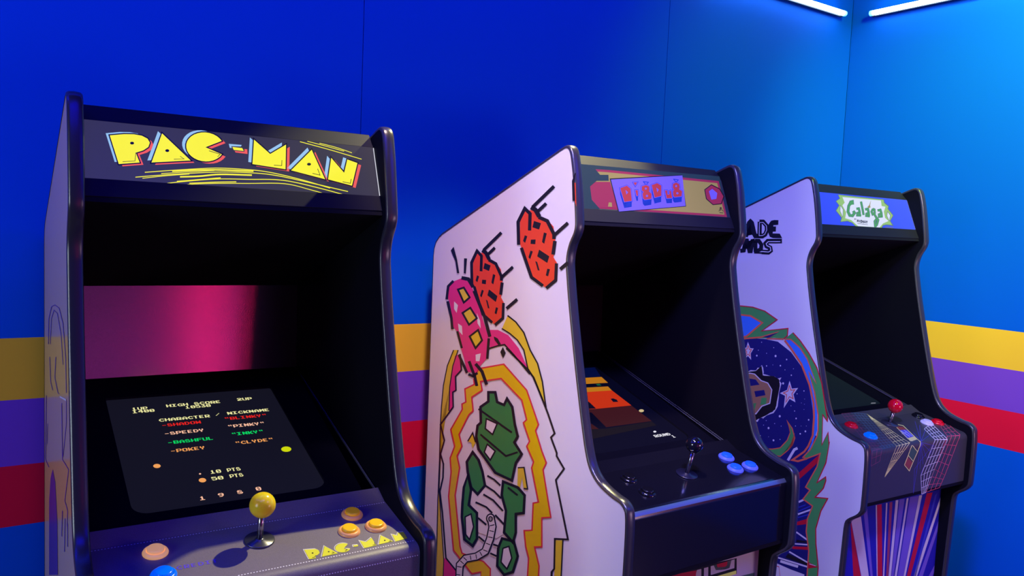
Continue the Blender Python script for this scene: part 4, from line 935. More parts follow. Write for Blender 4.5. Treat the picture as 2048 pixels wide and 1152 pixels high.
('n_white',1,(333,3689,359,3817,383,3820,356,3692)),
('n_white',1,(411,3151,412,3283,436,3287,435,3156)),
('n_white',1,(412,3283,412,3414,437,3419,436,3287)),
('n_white',1,(412,3414,413,3546,437,3550,437,3419)),
('n_white',1,(413,3546,414,3677,438,3682,437,3550)),
('n_white',1,(414,3677,415,3809,439,3814,438,3682)),
('n_white',1,(598,3122,572,3258,596,3264,622,3128)),
('n_white',1,(572,3258,547,3394,571,3400,596,3264)),
('n_white',1,(547,3394,521,3530,546,3536,571,3400)),
('n_white',1,(521,3530,496,3666,520,3672,546,3536)),
('n_white',1,(496,3666,471,3801,495,3807,520,3672)),
('n_white',1,(786,3093,743,3210,767,3217,810,3100)),
('n_white',1,(743,3210,699,3327,723,3334,767,3217)),
('n_white',1,(699,3327,656,3444,680,3451,723,3334)),
('n_white',1,(656,3444,613,3561,637,3568,680,3451)),
('n_white',1,(613,3561,570,3677,594,3684,637,3568)),
('n_white',1,(570,3677,527,3794,550,3801,594,3684)),
('n_white',1,(976,3063,910,3184,934,3192,1000,3071)),
('n_white',1,(910,3184,844,3305,868,3313,934,3192)),
('n_white',1,(844,3305,779,3426,802,3434,868,3313)),
('n_white',1,(779,3426,713,3546,737,3554,802,3434)),
('n_white',1,(713,3546,648,3666,671,3674,737,3554)),
('n_white',1,(648,3666,583,3786,606,3794,671,3674)),
('n_white',1,(243,3189,616,3132,604,3118,232,3175)),
('n_white',1,(616,3132,994,3075,982,3060,604,3118)),
('n_white',1,(288,3400,573,3359,561,3344,276,3386)),
('n_white',1,(573,3359,862,3316,850,3302,561,3344)),
('n_white',1,(333,3613,731,3557,719,3543,321,3598)),
('n_white',1,(377,3826,600,3797,589,3783,366,3811)),
('n_red2',1,(2269,1486,2068,1686,2099,1678,2300,1477)),
('n_red2',1,(2068,1686,1871,1882,1902,1874,2099,1678)),
('n_red2',1,(1871,1882,1722,2055,1747,2049,1902,1874)),
('n_red2',1,(2484,1432,2333,1602,2366,1592,2518,1422)),
('n_red2',1,(2333,1602,2184,1770,2217,1760,2366,1592)),
('n_red2',1,(2184,1770,2037,1935,2070,1925,2217,1760)),
('n_red2',1,(2037,1935,1957,2070,1981,2064,2070,1925)),
('n_red2',1,(2702,1378,2550,1568,2585,1557,2737,1366)),
('n_red2',1,(2550,1568,2401,1755,2435,1744,2585,1557)),
('n_red2',1,(2401,1755,2254,1939,2288,1928,2435,1744)),
('n_red2',1,(2254,1939,2194,2085,2218,2078,2288,1928)),
('n_red2',1,(2923,1322,2800,1491,2836,1479,2959,1310)),
('n_red2',1,(2800,1491,2680,1657,2715,1645,2836,1479)),
('n_red2',1,(2680,1657,2561,1821,2596,1809,2715,1645)),
('n_red2',1,(2561,1821,2445,1982,2478,1971,2596,1809)),
('n_red2',1,(2445,1982,2436,2099,2458,2092,2478,1971)),
('n_red2',1,(2275,1491,2930,1326,2951,1306,2295,1472)),
('n_red2',1,(2071,1692,2724,1606,2751,1586,2096,1672)),
('n_red2',1,(1872,1888,2196,1884,2225,1864,1901,1868)),
('n_red2',1,(2196,1884,2524,1879,2554,1860,2225,1864)),
('n_red2',1,(1727,2059,2080,2080,2094,2068,1743,2045)),
('n_red2',1,(2080,2080,2442,2101,2453,2090,2094,2068)),
('n_red2',1,(1730,2046,1512,2172,1532,2179,1740,2055)),
('n_red2',1,(1512,2172,1413,2296,1436,2304,1532,2179)),
('n_red2',1,(1413,2296,1340,2425,1363,2432,1436,2304)),
('n_red2',1,(1340,2425,1267,2553,1290,2561,1363,2432)),
('n_red2',1,(1267,2553,1194,2681,1217,2689,1290,2561)),
('n_red2',1,(1194,2681,1121,2809,1144,2816,1217,2689)),
('n_red2',1,(1121,2809,1049,2936,1071,2944,1144,2816)),
('n_red2',1,(1049,2936,977,3064,999,3071,1071,2944)),
('n_red2',1,(1946,2068,1756,2185,1776,2192,1959,2075)),
('n_red2',1,(1756,2185,1668,2304,1691,2312,1776,2192)),
('n_red2',1,(1668,2304,1599,2427,1621,2434,1691,2312)),
('n_red2',1,(1599,2427,1530,2549,1552,2557,1621,2434)),
('n_red2',1,(1530,2549,1461,2672,1484,2679,1552,2557)),
('n_red2',1,(1461,2672,1392,2793,1415,2801,1484,2679)),
('n_red2',1,(1392,2793,1324,2915,1346,2923,1415,2801)),
('n_red2',1,(1324,2915,1255,3036,1278,3044,1346,2923)),
('n_red2',1,(1255,3036,1187,3158,1210,3165,1278,3044)),
('n_red2',1,(2167,2089,1988,2211,2010,2218,2181,2096)),
('n_red2',1,(1988,2211,1908,2341,1931,2349,2010,2218)),
('n_red2',1,(1908,2341,1835,2472,1858,2480,1931,2349)),
('n_red2',1,(1835,2472,1762,2603,1785,2610,1858,2480)),
('n_red2',1,(1762,2603,1689,2733,1712,2741,1785,2610)),
('n_red2',1,(1689,2733,1617,2864,1640,2871,1712,2741)),
('n_red2',1,(1617,2864,1544,2994,1567,3001,1640,2871)),
('n_red2',1,(1544,2994,1472,3123,1495,3131,1567,3001)),
('n_red2',1,(1472,3123,1400,3253,1423,3260,1495,3131)),
('n_red2',1,(2395,2108,2240,2226,2263,2233,2411,2115)),
('n_red2',1,(2240,2226,2167,2351,2190,2358,2263,2233)),
('n_red2',1,(2167,2351,2097,2476,2121,2484,2190,2358)),
('n_red2',1,(2097,2476,2028,2602,2051,2609,2121,2484)),
('n_red2',1,(2028,2602,1958,2727,1982,2734,2051,2609)),
('n_red2',1,(1958,2727,1889,2852,1913,2859,1982,2734)),
('n_red2',1,(1889,2852,1820,2976,1844,2984,1913,2859)),
('n_red2',1,(1820,2976,1752,3100,1775,3108,1844,2984)),
('n_red2',1,(1752,3100,1683,3224,1706,3232,1775,3108)),
('n_red2',1,(1683,3224,1614,3348,1637,3356,1706,3232)),
('n_red2',1,(1725,2058,2054,2089,2071,2075,1746,2043)),
('n_red2',1,(2054,2089,2397,2118,2409,2105,2071,2075)),
('n_red2',1,(1424,2307,1781,2365,1781,2351,1425,2293)),
('n_red2',1,(1781,2365,2143,2424,2144,2410,1781,2351)),
('n_red2',1,(1276,2563,1620,2649,1624,2637,1280,2551)),
('n_red2',1,(1620,2649,1968,2737,1972,2724,1624,2637)),
('n_red2',1,(1129,2818,1459,2932,1466,2921,1136,2807)),
('n_red2',1,(1459,2932,1794,3048,1801,3036,1466,2921)),
('n_red2',1,(983,3073,1300,3214,1310,3204,993,3062)),
('n_red2',1,(1300,3214,1621,3357,1631,3347,1310,3204)),
('n_red2',1,(977,3064,913,3183,936,3191,999,3071)),
('n_red2',1,(913,3183,850,3303,873,3310,936,3191)),
('n_red2',1,(850,3303,787,3422,810,3430,873,3310)),
('n_red2',1,(787,3422,725,3541,747,3549,810,3430)),
('n_red2',1,(725,3541,662,3660,684,3668,747,3549)),
('n_red2',1,(662,3660,599,3778,621,3786,684,3668)),
('n_red2',1,(1187,3158,1119,3279,1142,3287,1210,3165)),
('n_red2',1,(1119,3279,1051,3401,1074,3408,1142,3287)),
('n_red2',1,(1051,3401,983,3522,1006,3529,1074,3408)),
('n_red2',1,(983,3522,916,3642,938,3650,1006,3529)),
('n_red2',1,(916,3642,848,3763,871,3771,938,3650)),
('n_red2',1,(1400,3252,1325,3377,1347,3385,1423,3260)),
('n_red2',1,(1325,3377,1249,3501,1272,3509,1347,3385)),
('n_red2',1,(1249,3501,1174,3624,1197,3632,1272,3509)),
('n_red2',1,(1174,3624,1100,3748,1122,3756,1197,3632)),
('n_red2',1,(1615,3348,1549,3444,1572,3453,1637,3356)),
('n_red2',1,(1549,3444,1484,3540,1506,3549,1572,3453)),
('n_red2',1,(1484,3540,1419,3636,1441,3645,1506,3549)),
('n_red2',1,(1419,3636,1354,3732,1376,3740,1441,3645)),
('n_red2',1,(983,3073,1300,3214,1310,3204,993,3062)),
('n_red2',1,(1300,3214,1621,3357,1631,3347,1310,3204)),
('n_red2',1,(860,3313,1196,3399,1199,3387,863,3300)),
('n_red2',1,(1196,3399,1537,3487,1540,3474,1199,3387)),
('n_red2',1,(738,3552,1093,3583,1089,3570,734,3538)),
('n_red2',1,(1093,3583,1454,3615,1450,3601,1089,3570)),
('n_red2',1,(615,3789,989,3766,980,3752,606,3775)),
('n_red2',1,(989,3766,1370,3743,1360,3729,980,3752)),
('n_blue',1,(215,2076,437,1882,418,1884,198,2077)),
('n_blue',1,(437,1882,734,1651,714,1653,418,1884)),
('n_blue',1,(734,1651,1039,1414,1019,1416,714,1653)),
('n_blue',1,(1039,1414,1352,1170,1332,1173,1019,1416)),
('n_blue',1,(1352,1170,1674,920,1654,923,1332,1173)),
('n_blue',1,(216,2074,304,1913,278,1922,197,2079)),
('n_blue',1,(304,1913,460,1720,434,1728,278,1922)),
('n_blue',1,(460,1720,619,1522,593,1531,434,1728)),
('n_blue',1,(214,2077,474,1889,459,1888,199,2076)),
('n_blue',1,(474,1889,812,1664,797,1662,459,1888)),
('n_blue',1,(812,1664,1159,1432,1144,1431,797,1662)),
('n_blue',1,(1159,1432,1517,1194,1501,1192,1144,1431)),
('n_blue',1,(211,2079,450,1959,447,1950,202,2074)),
('n_blue',1,(450,1959,767,1802,765,1794,447,1950)),
('n_blue',1,(767,1802,1092,1642,1090,1633,765,1794)),
('n_blue',1,(1092,1642,1425,1478,1423,1469,1090,1633)),
('n_blue',1,(206,2081,498,2005,507,1993,207,2072)),
('n_blue',1,(498,2005,857,1901,870,1887,507,1993)),
('n_blue',1,(857,1901,1232,1791,1245,1776,870,1887)),
('n_blue',1,(216,2074,274,1961,249,1968,197,2079)),
('n_blue',1,(274,1961,399,1816,374,1823,249,1968)),
('n_blue',1,(172,2094,64,2221,78,2224,184,2097)),
('n_blue',1,(64,2221,44,2356,59,2359,78,2224)),
('n_blue',1,(44,2356,28,2492,44,2495,59,2359)),
('n_blue',1,(28,2492,13,2628,28,2631,44,2495)),
('n_blue',1,(13,2628,-3,2765,13,2768,28,2631)),
('n_blue',1,(-3,2765,-18,2901,-3,2904,13,2768)),
('n_blue',1,(-18,2901,-34,3037,-18,3040,-3,2904)),
('n_blue',1,(-34,3037,-49,3173,-34,3177,-18,3040)),
('n_blue',1,(-49,3173,-65,3310,-49,3313,-34,3177)),
('n_blue',1,(-65,3310,-80,3446,-65,3450,-49,3313)),
('n_blue',1,(-80,3446,-96,3583,-80,3586,-65,3450)),
('n_blue',1,(-96,3583,-111,3719,-96,3723,-80,3586)),
('n_blue',1,(172,2094,67,2211,82,2214,184,2097)),
('n_blue',1,(67,2211,48,2337,63,2340,82,2214)),
('n_blue',1,(48,2337,35,2463,50,2466,63,2340)),
('n_blue',1,(35,2463,21,2590,37,2593,50,2466)),
('n_blue',1,(21,2590,8,2717,23,2720,37,2593)),
('n_blue',1,(8,2717,-6,2843,10,2846,23,2720)),
('n_blue',1,(-6,2843,-19,2970,-4,2973,10,2846)),
('n_blue',1,(-19,2970,-32,3097,-17,3100,-4,2973)),
('n_blue',1,(171,2094,90,2230,105,2232,185,2096)),
('n_blue',1,(90,2230,99,2376,115,2378,105,2232)),
('n_blue',1,(99,2376,112,2522,127,2524,115,2378)),
('n_blue',1,(112,2522,124,2668,139,2671,127,2524)),
('n_blue',1,(124,2668,136,2815,152,2817,139,2671)),
('n_blue',1,(136,2815,149,2962,164,2964,152,2817)),
('n_blue',1,(171,2095,121,2232,136,2233,185,2096)),
('n_blue',1,(121,2232,163,2378,178,2379,136,2233)),
('n_blue',1,(163,2378,207,2526,223,2527,178,2379)),
('n_blue',1,(207,2526,252,2674,267,2675,223,2527)),
('n_blue',1,(252,2674,296,2822,312,2823,267,2675)),
('n_blue',1,(170,2096,178,2226,192,2224,186,2094)),
('n_blue',1,(178,2226,274,2364,288,2363,192,2224)),
('n_blue',1,(274,2364,374,2505,388,2503,288,2363)),
('n_blue',1,(374,2505,474,2646,489,2644,388,2503)),
('n_blue',1,(170,2098,246,2186,259,2181,186,2093)),
('n_blue',1,(246,2186,381,2279,391,2274,259,2181)),
('n_blue',1,(381,2279,535,2376,545,2370,391,2274)),
('n_blue',1,(535,2376,690,2473,700,2467,545,2370)),
('n_blue',1,(172,2099,321,2147,330,2139,184,2091)),
('n_blue',1,(321,2147,488,2194,494,2186,330,2139)),
('n_blue',1,(488,2194,673,2243,677,2234,494,2186)),
('n_blue',1,(673,2243,873,2294,876,2286,677,2234)),
('n_blue',1,(833,2284,742,2405,756,2410,846,2289)),
('n_blue',1,(742,2405,652,2526,666,2531,756,2410)),
('n_blue',1,(652,2526,563,2647,576,2652,666,2531)),
('n_blue',1,(563,2647,473,2767,487,2773,576,2652)),
('n_blue',1,(473,2767,384,2887,397,2893,487,2773)),
('n_blue',1,(384,2887,295,3007,309,3012,397,2893)),
('n_blue',1,(295,3007,207,3126,220,3132,309,3012)),
('n_blue',1,(877,2170,723,2261,735,2267,886,2176)),
('n_blue',1,(723,2261,596,2357,608,2363,735,2267)),
('n_blue',1,(596,2357,469,2452,481,2458,608,2363)),
('n_blue',1,(469,2452,344,2547,356,2553,481,2458)),
('n_blue',1,(344,2547,218,2641,230,2647,356,2553)),
('n_blue',1,(218,2641,94,2735,105,2741,230,2647)),
('n_blue',1,(94,2735,-31,2828,-19,2835,105,2741)),
('n_blue',1,(-31,2828,-155,2922,-141,2927,-19,2835)),
('n_blue',1,(-155,2922,-148,3056,-134,3058,-141,2927)),
('n_blue',1,(-148,3056,-140,3188,-126,3191,-134,3058)),
('n_blue',1,(-140,3188,-133,3321,-119,3323,-126,3191)),
('n_blue',1,(-133,3321,-125,3454,-111,3456,-119,3323)),
('n_blue',1,(-125,3454,-118,3587,-104,3589,-111,3456)),
('n_blue',1,(-118,3587,-110,3720,-96,3722,-104,3589)),
('n_blue2',1,(179,1286,539,1334,315,1758,-152,1801)),
('n_red3',1,(367,1038,637,1136,539,1334,179,1286)),
('n_yel',1,(-169,1812,298,1769,183,1952,-209,2004)),
('n_yel',3,(493,913,566,974,623,941,549,880)),
('n_yel',3,(566,974,640,1035,696,1002,623,941)),
('n_yel',3,(640,1035,711,1094,772,1065,696,1002)),
('n_yel',3,(711,1094,617,1240,672,1219,772,1065)),
('n_yel',3,(617,1240,521,1388,576,1368,672,1219)),
('n_yel',3,(521,1388,427,1535,481,1515,576,1368)),
('n_yel',3,(427,1535,334,1679,387,1660,481,1515)),
('n_yel',3,(334,1679,242,1822,295,1803,387,1660)),
('n_yel',3,(242,1822,151,1962,204,1944,295,1803)),
('n_yel',3,(151,1962,125,2073,162,2061,204,1944)),
('n_yel',3,(167,2047,84,2145,116,2151,200,2049)),
('n_yel',3,(84,2145,-19,2249,16,2261,116,2151)),
('n_yel',3,(-19,2249,-78,2362,-43,2374,16,2261)),
('n_yel',3,(-78,2362,-146,2464,-112,2477,-43,2374)),
('n_yel',3,(-146,2464,-214,2566,-180,2579,-112,2477)),
('n_yel',3,(-214,2566,-282,2668,-248,2681,-180,2579)),
('n_yel',3,(-282,2668,-339,2759,-305,2772,-248,2681)),
('n_yel',3,(-339,2759,-395,2850,-361,2863,-305,2772)),
('n_yel',3,(-395,2850,-442,2926,-426,2969,-361,2863)),
('n_yel',3,(-442,2926,-567,2828,-592,2838,-426,2969)),
('n_yel',3,(-567,2828,-705,2721,-744,2719,-592,2838)),
('n_yel',3,(-705,2721,-657,2637,-691,2625,-744,2719)),
('n_yel',3,(-657,2637,-607,2547,-641,2536,-691,2625)),
('n_yel',3,(-607,2547,-557,2458,-591,2446,-641,2536)),
('n_yel',3,(-557,2458,-506,2353,-540,2342,-591,2446)),
('n_yel',3,(-506,2353,-455,2248,-488,2238,-540,2342)),
('n_yel',3,(-455,2248,-364,2150,-390,2140,-488,2238)),
('n_yel',3,(308,1117,187,1300,231,1284,353,1100)),
('n_yel',3,(187,1300,68,1481,111,1465,231,1284)),
('n_yel',3,(68,1481,-50,1658,-6,1643,111,1465)),
('n_yel',3,(-50,1658,-165,1833,-122,1818,-6,1643)),
('n_yel',3,(-165,1833,-272,2002,-233,1989,-122,1818)),
('n_yel',3,(-356,2144,-246,2254,-222,2244,-325,2135)),
('n_yel',3,(-246,2254,-89,2371,-66,2362,-222,2244)),
('n_yel',3,(-571,2439,-417,2555,-394,2545,-548,2429)),
('n_yel',3,(-417,2555,-262,2671,-238,2662,-394,2545)),
('n_green',2,(-378,2174,-110,2369,-254,2636,-545,2426)),
('n_red3',2,(-576,2481,-296,2690,-447,2897,-683,2717)),
('n_white2',3,(158,1368,127,1501,201,1468,232,1334)),
('n_white2',3,(127,1501,96,1633,170,1600,201,1468)),
('n_white2',3,(96,1633,65,1764,139,1731,170,1600)),
('n_white2',3,(371,1343,309,1491,355,1471,418,1323)),
('n_white2',3,(309,1491,247,1637,292,1618,355,1471)),
('n_white2',3,(247,1637,185,1781,231,1762,292,1618)),
('n_white2',3,(-41,1547,152,1515,189,1482,-4,1515)),
('n_white2',3,(152,1515,346,1482,384,1449,189,1482)),
],
'side1':[
('rock',4,(4760,15975,4613,15655,4656,15089,4753,14945,5265,14292,5726,14089,5848,14052,6234,14272,6247,14691,6099,14822,6147,15197,6042,15565,5756,15747,5433,15813,5218,15978,5013,15953)),
('ink',5,(4673,15066,4603,15645,4826,15930,4972,15853,4980,15444,5125,15446,5117,15889,4774,16071,4450,15661,4523,15057)),
('ink',5,(5027,15987,5199,15928,5362,15770,5523,15827,5336,16009,5120,16084)),
('ink',5,(5384,15747,5732,15665,6008,15368,6016,15262,6159,15267,6150,15393,5834,15735,5438,15830)),
('ink',5,(6058,15223,6007,14889,6150,14884,6201,15216)),
('ink',5,(4657,14977,5170,14236,5689,14054,5764,14124,5282,14294,4790,15009)),
('ink',5,(6169,14679,6170,14286,5820,14070,5909,14017,6297,14258,6295,14683)),
('ink',5,(5184,16006,6037,16518,5940,16578,5079,16065)),
('ink',5,(5417,15903,5751,16103,5655,16160,5319,15960)),
('ink',5,(6142,15334,6647,15641,6557,15698,6049,15391)),
('ink',5,(6432,14519,6720,14698,6630,14755,6340,14576)),
('ink',5,(5224,15690,5527,15639,5459,15480,5170,15530)),
('ink',5,(5664,15414,5784,15394,5701,15132,5603,15175)),
('ink',5,(4852,15317,4964,15296,4884,15123,4787,15168)),
('ink',5,(5128,15215,5333,15227,5326,15107,5120,15108)),
('ink',5,(5498,14980,5928,14836,5863,14668,5430,14809)),
('ink',5,(5133,14939,5234,14920,5133,14720,5055,14765)),
('ink',5,(5358,14685,5441,14666,5562,14458,5481,14462)),
('ink',5,(5874,14527,5984,14520,5920,14341,5824,14358)),
('rock',4,(2536,14780,2390,14460,2433,13894,2530,13750,3042,13097,3503,12894,3625,12857,4010,13077,4023,13496,3876,13627,3923,14002,3818,14370,3533,14551,3210,14618,2995,14783,2790,14758)),
('ink',5,(2449,13871,2380,14450,2603,14734,2749,14658,2756,14249,2901,14250,2893,14694,2550,14876,2227,14466,2299,13862)),
('ink',5,(2803,14791,2976,14733,3139,14575,3299,14632,3112,14814,2897,14888)),
('ink',5,(3161,14552,3509,14470,3785,14173,3793,14067,3936,14072,3926,14198,3611,14540,3215,14635)),
('ink',5,(3835,14028,3784,13694,3927,13689,3977,14021)),
('ink',5,(2434,13782,2946,13041,3466,12859,3540,12929,3059,13099,2567,13814)),
('ink',5,(3945,13484,3947,13091,3597,12875,3685,12822,4074,13063,4072,13488)),
('ink',5,(2960,14810,3814,15323,3716,15383,2856,14870)),
('ink',5,(3193,14708,3527,14908,3432,14965,3095,14765)),
('ink',5,(3919,14138,4423,14445,4334,14502,3825,14196)),
('ink',5,(4209,13324,4683,13618,4594,13675,4116,13381)),
('ink',5,(3000,14495,3304,14443,3236,14285,2947,14335)),
('ink',5,(3440,14219,3560,14199,3478,13937,3379,13980)),
('ink',5,(2629,14122,2740,14101,2661,13928,2564,13973)),
('ink',5,(2905,14020,3109,14032,3102,13912,2897,13913)),
('ink',5,(3274,13785,3705,13641,3640,13473,3207,13614)),
('ink',5,(2910,13744,3010,13724,2910,13525,2831,13570)),
('ink',5,(3135,13490,3218,13471,3339,13263,3258,13267)),
('ink',5,(3651,13332,3760,13325,3696,13146,3601,13163)),
('ink',5,(6677,16661,6771,16838,6814,16836,6770,16659,6836,16189,6735,16189)),
('rock',4,(6760,16615,6817,16613,6889,16055,6821,16189)),
('ayel',1,(4225,13174,4618,13049,4997,12823,5306,12415,5649,12125,5881,11710,6046,11200,6085,11095,5961,11220,5450,11784,5243,11928,5032,12373,4722,12589,4366,12712,3979,12795)),
('ink',3,(4205,13157,4596,13033,4970,12810,5279,12404,5622,12114,5853,11701,6017,11192,6057,11086,6113,11104,6074,11209,5910,11719,5676,12136,5333,12427,5024,12835,4640,13064,4244,13191)),
('ink',3,(5985,11232,5474,11796,5269,11939,5058,12384,4743,12603,4382,12728,3994,12811,3963,12778,4349,12696,4701,12575,5006,12363,5217,11917,5427,11772,5937,11209)),
('pink',2,(3401,12681,3787,12732,4293,12659,4797,12387,5239,11932,5154,11917,4635,12156,4129,12374,3439,12183,3390,12392)),
('ink',3,(3420,12152,3829,12285,4129,12359,4610,12139,5316,11781,5365,11815,4661,12173,4153,12407,3809,12323,3394,12189)),
('ayel',1,(1490,11834,1158,11311,967,10681,897,10007,874,9337,897,8372,890,7148,924,5682,928,700,1378,700,1400,5489,1280,5811,968,7417,983,8517,1066,9021,877,9459,1373,9989,1344,10694,1479,11365,1748,11873)),
('pink',2,(1570,11672,1867,11776,1979,11323,1660,11075,1713,10677,1537,10584,1592,10154,1372,10001,1355,10696,1479,11365)),
('pink',2,(1400,5489,1506,5499,2142,5371,2161,700,1378,700)),
('ink',3,(1462,11836,1128,11310,937,10678,866,10001,843,9331,866,8364,858,7139,893,5671,896,700,959,700,956,5692,921,7157,928,8380,905,9344,928,10012,998,10685,1187,11311,1518,11833)),
('ink',3,(1720,11874,1450,11363,1314,10689,1320,9978,1380,9990,1374,10698,1508,11366,1776,11873)),
('ink',3,(916,8560,917,7401,1244,5919,1354,5411,1351,700,1405,700,1407,5431,1298,5940,971,7418,970,8573)),
('ink',3,(1824,11768,1934,11323,1615,11076,1667,10680,1491,10587,1547,10152,826,9452,1101,9030,895,8554,1096,8302,1103,7886,944,7411,1148,6800,1322,6068,1461,5503,2100,5346,2118,700,2204,700,2185,5395,1547,5554,1412,6104,1239,6835,1039,7437,1196,7907,1188,8333,992,8580,1196,9053,928,9466,1637,10157,1583,10580,1758,10673,1705,11075,2024,11323,1910,11785)),
('ink',3,(4196,12282,5214,11879,5478,11727,6023,11089,6157,10921,6435,10532,6294,10399,6563,10067,6560,9991,6866,9765,6572,9408,7144,8135,6647,7974,6682,7214,6581,7095,6745,700,6807,700,6665,7120,6753,7224,6719,7952,7230,8120,6648,9420,6948,9785,6631,10021,6633,10092,6378,10409,6517,10541,6224,10951,6090,11119,5543,11761,5270,11919,4253,12324)),
('ayel',2,(6717,7936,6989,8033,7018,700,6791,700)),
('ink',3,(6969,8036,6991,700,7045,700,7022,8054)),
('ayel2',4,(3652,700,3457,5868,2982,5624,1929,5928,1527,7437,1621,8211,1534,8603,1768,9019,1505,9457,2118,10197,2085,10346,2297,10448,2215,10815,2713,11041,2672,11173,2907,11523,4146,11858,5240,11364,5808,10601,5696,10424,5997,9972,6203,9728,6081,9520,6488,8440,6126,8305,6182,7578,5881,7468,6106,7058,6003,700,5460,700,5654,7091,5505,7347,5406,7728,5741,7854,5738,8559,5958,8654,5603,9437,5674,9609,5350,9932,5467,10089,5158,10502,5298,10611,5044,11069,4053,11453,3036,11185,3135,10954,2605,10653,2707,10279,2484,10117,1987,9425,2176,9123,1923,8766,2092,8461,1898,7581,2285,6176,2408,6016,3565,6203,3922,6133,4060,700)),
('ared',5,(3684,700,3476,5898,2996,5652,1968,5950,1568,7449,1662,8222,1576,8611,1810,9029,1549,9464,2158,10201,2127,10342,2338,10444,2256,10810,2754,11036,2710,11177,2934,11509,4134,11835,5214,11350,5776,10595,5664,10418,5970,9959,6172,9720,6051,9514,6454,8445,6095,8312,6151,7585,5843,7473,6076,7046,5974,700,6031,700,6136,7069,5920,7464,6212,7571,6156,8298,6522,8435,6111,9526,6234,9736,6024,9985,5728,10430,5840,10607,5266,11379,4157,11880,2880,11536,2633,11169,2672,11045,2173,10819,2256,10451,2043,10349,2078,10193,1462,9450,1726,9010,1492,8595,1580,8200,1486,7424,1891,5905,2969,5596,3438,5837,3620,700)),
('ared',5,(4093,700,3953,6155,3584,6227,2439,6043,2323,6194,1938,7593,2132,8472,1965,8774,2218,9131,2029,9433,2516,10111,2747,10279,2645,10651,3175,10953,3079,11176,4042,11431,5016,11054,5263,10609,5121,10499,5434,10083,5315,9924,5643,9600,5572,9429,5922,8657,5708,8565,5712,7861,5370,7733,5475,7333,5623,7079,5430,700,5490,700,5685,7103,5534,7361,5440,7722,5771,7847,5768,8553,5993,8651,5634,9444,5706,9619,5384,9939,5500,10095,5194,10505,5332,10612,5071,11084,4064,11476,2992,11193,3094,10956,2564,10655,2667,10278,2453,10122,1944,9417,2135,9115,1881,8758,2052,8449,1857,7569,2247,6158,2378,5989,3546,6179,3891,6112,4027,700)),
('pink',4,(1335,13847,1080,13672,1015,13386,1205,13132,1337,12798,1308,12562,1669,12397,1828,12055,2090,11696,2299,11325,2769,11378,3011,11641,3329,11894,3368,12425,3204,12656,2515,13647,2142,13905,1810,13984)),
('ink',6,(1279,13885,967,13691,900,13281,1052,13287,1113,13669,1389,13841)),
('ink',6,(1773,13938,2115,13932,2370,13742,2528,13807,2229,14031,1802,14041)),
('ink',6,(2421,13651,3034,12983,3339,12474,3492,12518,3187,13030,2576,13699)),
('ink',6,(1742,11720,2239,11269,2364,11322,1871,11771)),
('ink',6,(3302,12436,3266,11862,3395,11877,3431,12449)),
('ink',6,(961,13216,1228,12741,1305,12423,1452,12448,1375,12770,1108,13248)),
('ink',6,(1606,12399,1901,11943,2020,11978,1728,12432)),
('ink',6,(2310,11622,2657,11235,2778,10999,2924,11044,2801,11284,2454,11675)),
('ink',6,(2673,11593,3021,11437,3276,11124,3426,11182,3163,11507,2799,11672)),
('ink',6,(2350,11232,2636,11219,2899,11371,2817,11416,2613,11299,2400,11309)),
('ayel',5,(1614,13634,1939,13719,2282,13469,1971,13288)),
('ink',6,(1690,13623,1918,13684,2214,13468,1987,13336,1690,13623,1538,13644,1956,13241,2349,13470,1960,13754,1538,13644)),
('ayel',5,(1921,12981,2339,13177,2708,12923,2305,12688)),
('ink',6,(1992,12980,2326,13137,2642,12920,2316,12732,1992,12980,1850,12981,2293,12644,2775,12925,2352,13217,1850,12981)),
('ayel',5,(2365,12359,2802,12603,3026,12340,2703,12072)),
('ink',6,(2431,12360,2782,12556,2969,12337,2710,12123,2431,12360,2299,12357,2696,12021,3083,12343,2821,12649,2299,12357)),
('swhite',5,(1416,13270,1648,13179,1591,12943,1433,13041)),
('swhite',5,(1687,12648,1913,12600,1969,12342,1756,12428)),
('swhite',5,(2717,11889,2986,11968,2935,11739,2744,11708)),
('swhite',5,(2697,13069,2884,12870,2934,12657,2754,12781)),
('ink',6,(1115,14749,1274,14864,1497,14501,1653,14112,1527,14103,1404,14438)),
('ink',6,(1891,14561,2057,14563,2017,14127,1908,14130)),
('ink',6,(3958,12155,4071,12313,4220,12167,4094,12017)),
('ink',6,(3609,12530,3804,12504,3973,12369,3849,12333,3647,12446)),
('swhite',4,(3294,8851,4310,8701,4558,7918,4598,7394,4146,7072,3253,6925,2718,7719,2745,8071)),
('agreen',6,(3458,10962,3797,11029,3913,10783,4247,10772,4372,10968,4634,10802,4785,10364,4941,10088,4794,9895,5151,9674,4906,9374,4764,8860,3963,8845,3077,9269,2927,9596,2976,9917,3142,10039,3089,10473,3477,10709)),
('ink',7,(3524,10940,3748,10984,3860,10747,4280,10734,4386,10900,4578,10777,4729,10344,4879,10079,4726,9878,5083,9657,4851,9373,4719,8897,4002,8884,3138,9299,2995,9614,3040,9914,3210,10039,3157,10469,3542,10704,3524,10940,3391,10985,3411,10714,3021,10477,3074,10040,2911,9920,2859,9579,3015,9238,3924,8805,4809,8824,4961,9376,5218,9691,4862,9913,5003,10098,4842,10384,4689,10825,4359,11037,4214,10811,3965,10819,3846,11074,3391,10985)),
('agreen',6,(2774,9105,3099,8966,3326,8692,3484,8348,3121,7986,2766,8077,2553,8474,2479,8741)),
('ink',7,(2785,9042,3041,8933,3263,8665,3414,8337,3114,8039,2827,8113,2621,8499,2551,8752,2785,9042,2763,9169,2407,8730,2485,8449,2705,8041,3128,7933,3554,8358,3389,8719,3158,8999,2763,9169)),
('agreen',6,(2562,8361,2771,8010,2678,7533,3130,7451,3184,6731,2974,6438,2518,6465,2330,7072,2332,7482,2374,7960)),
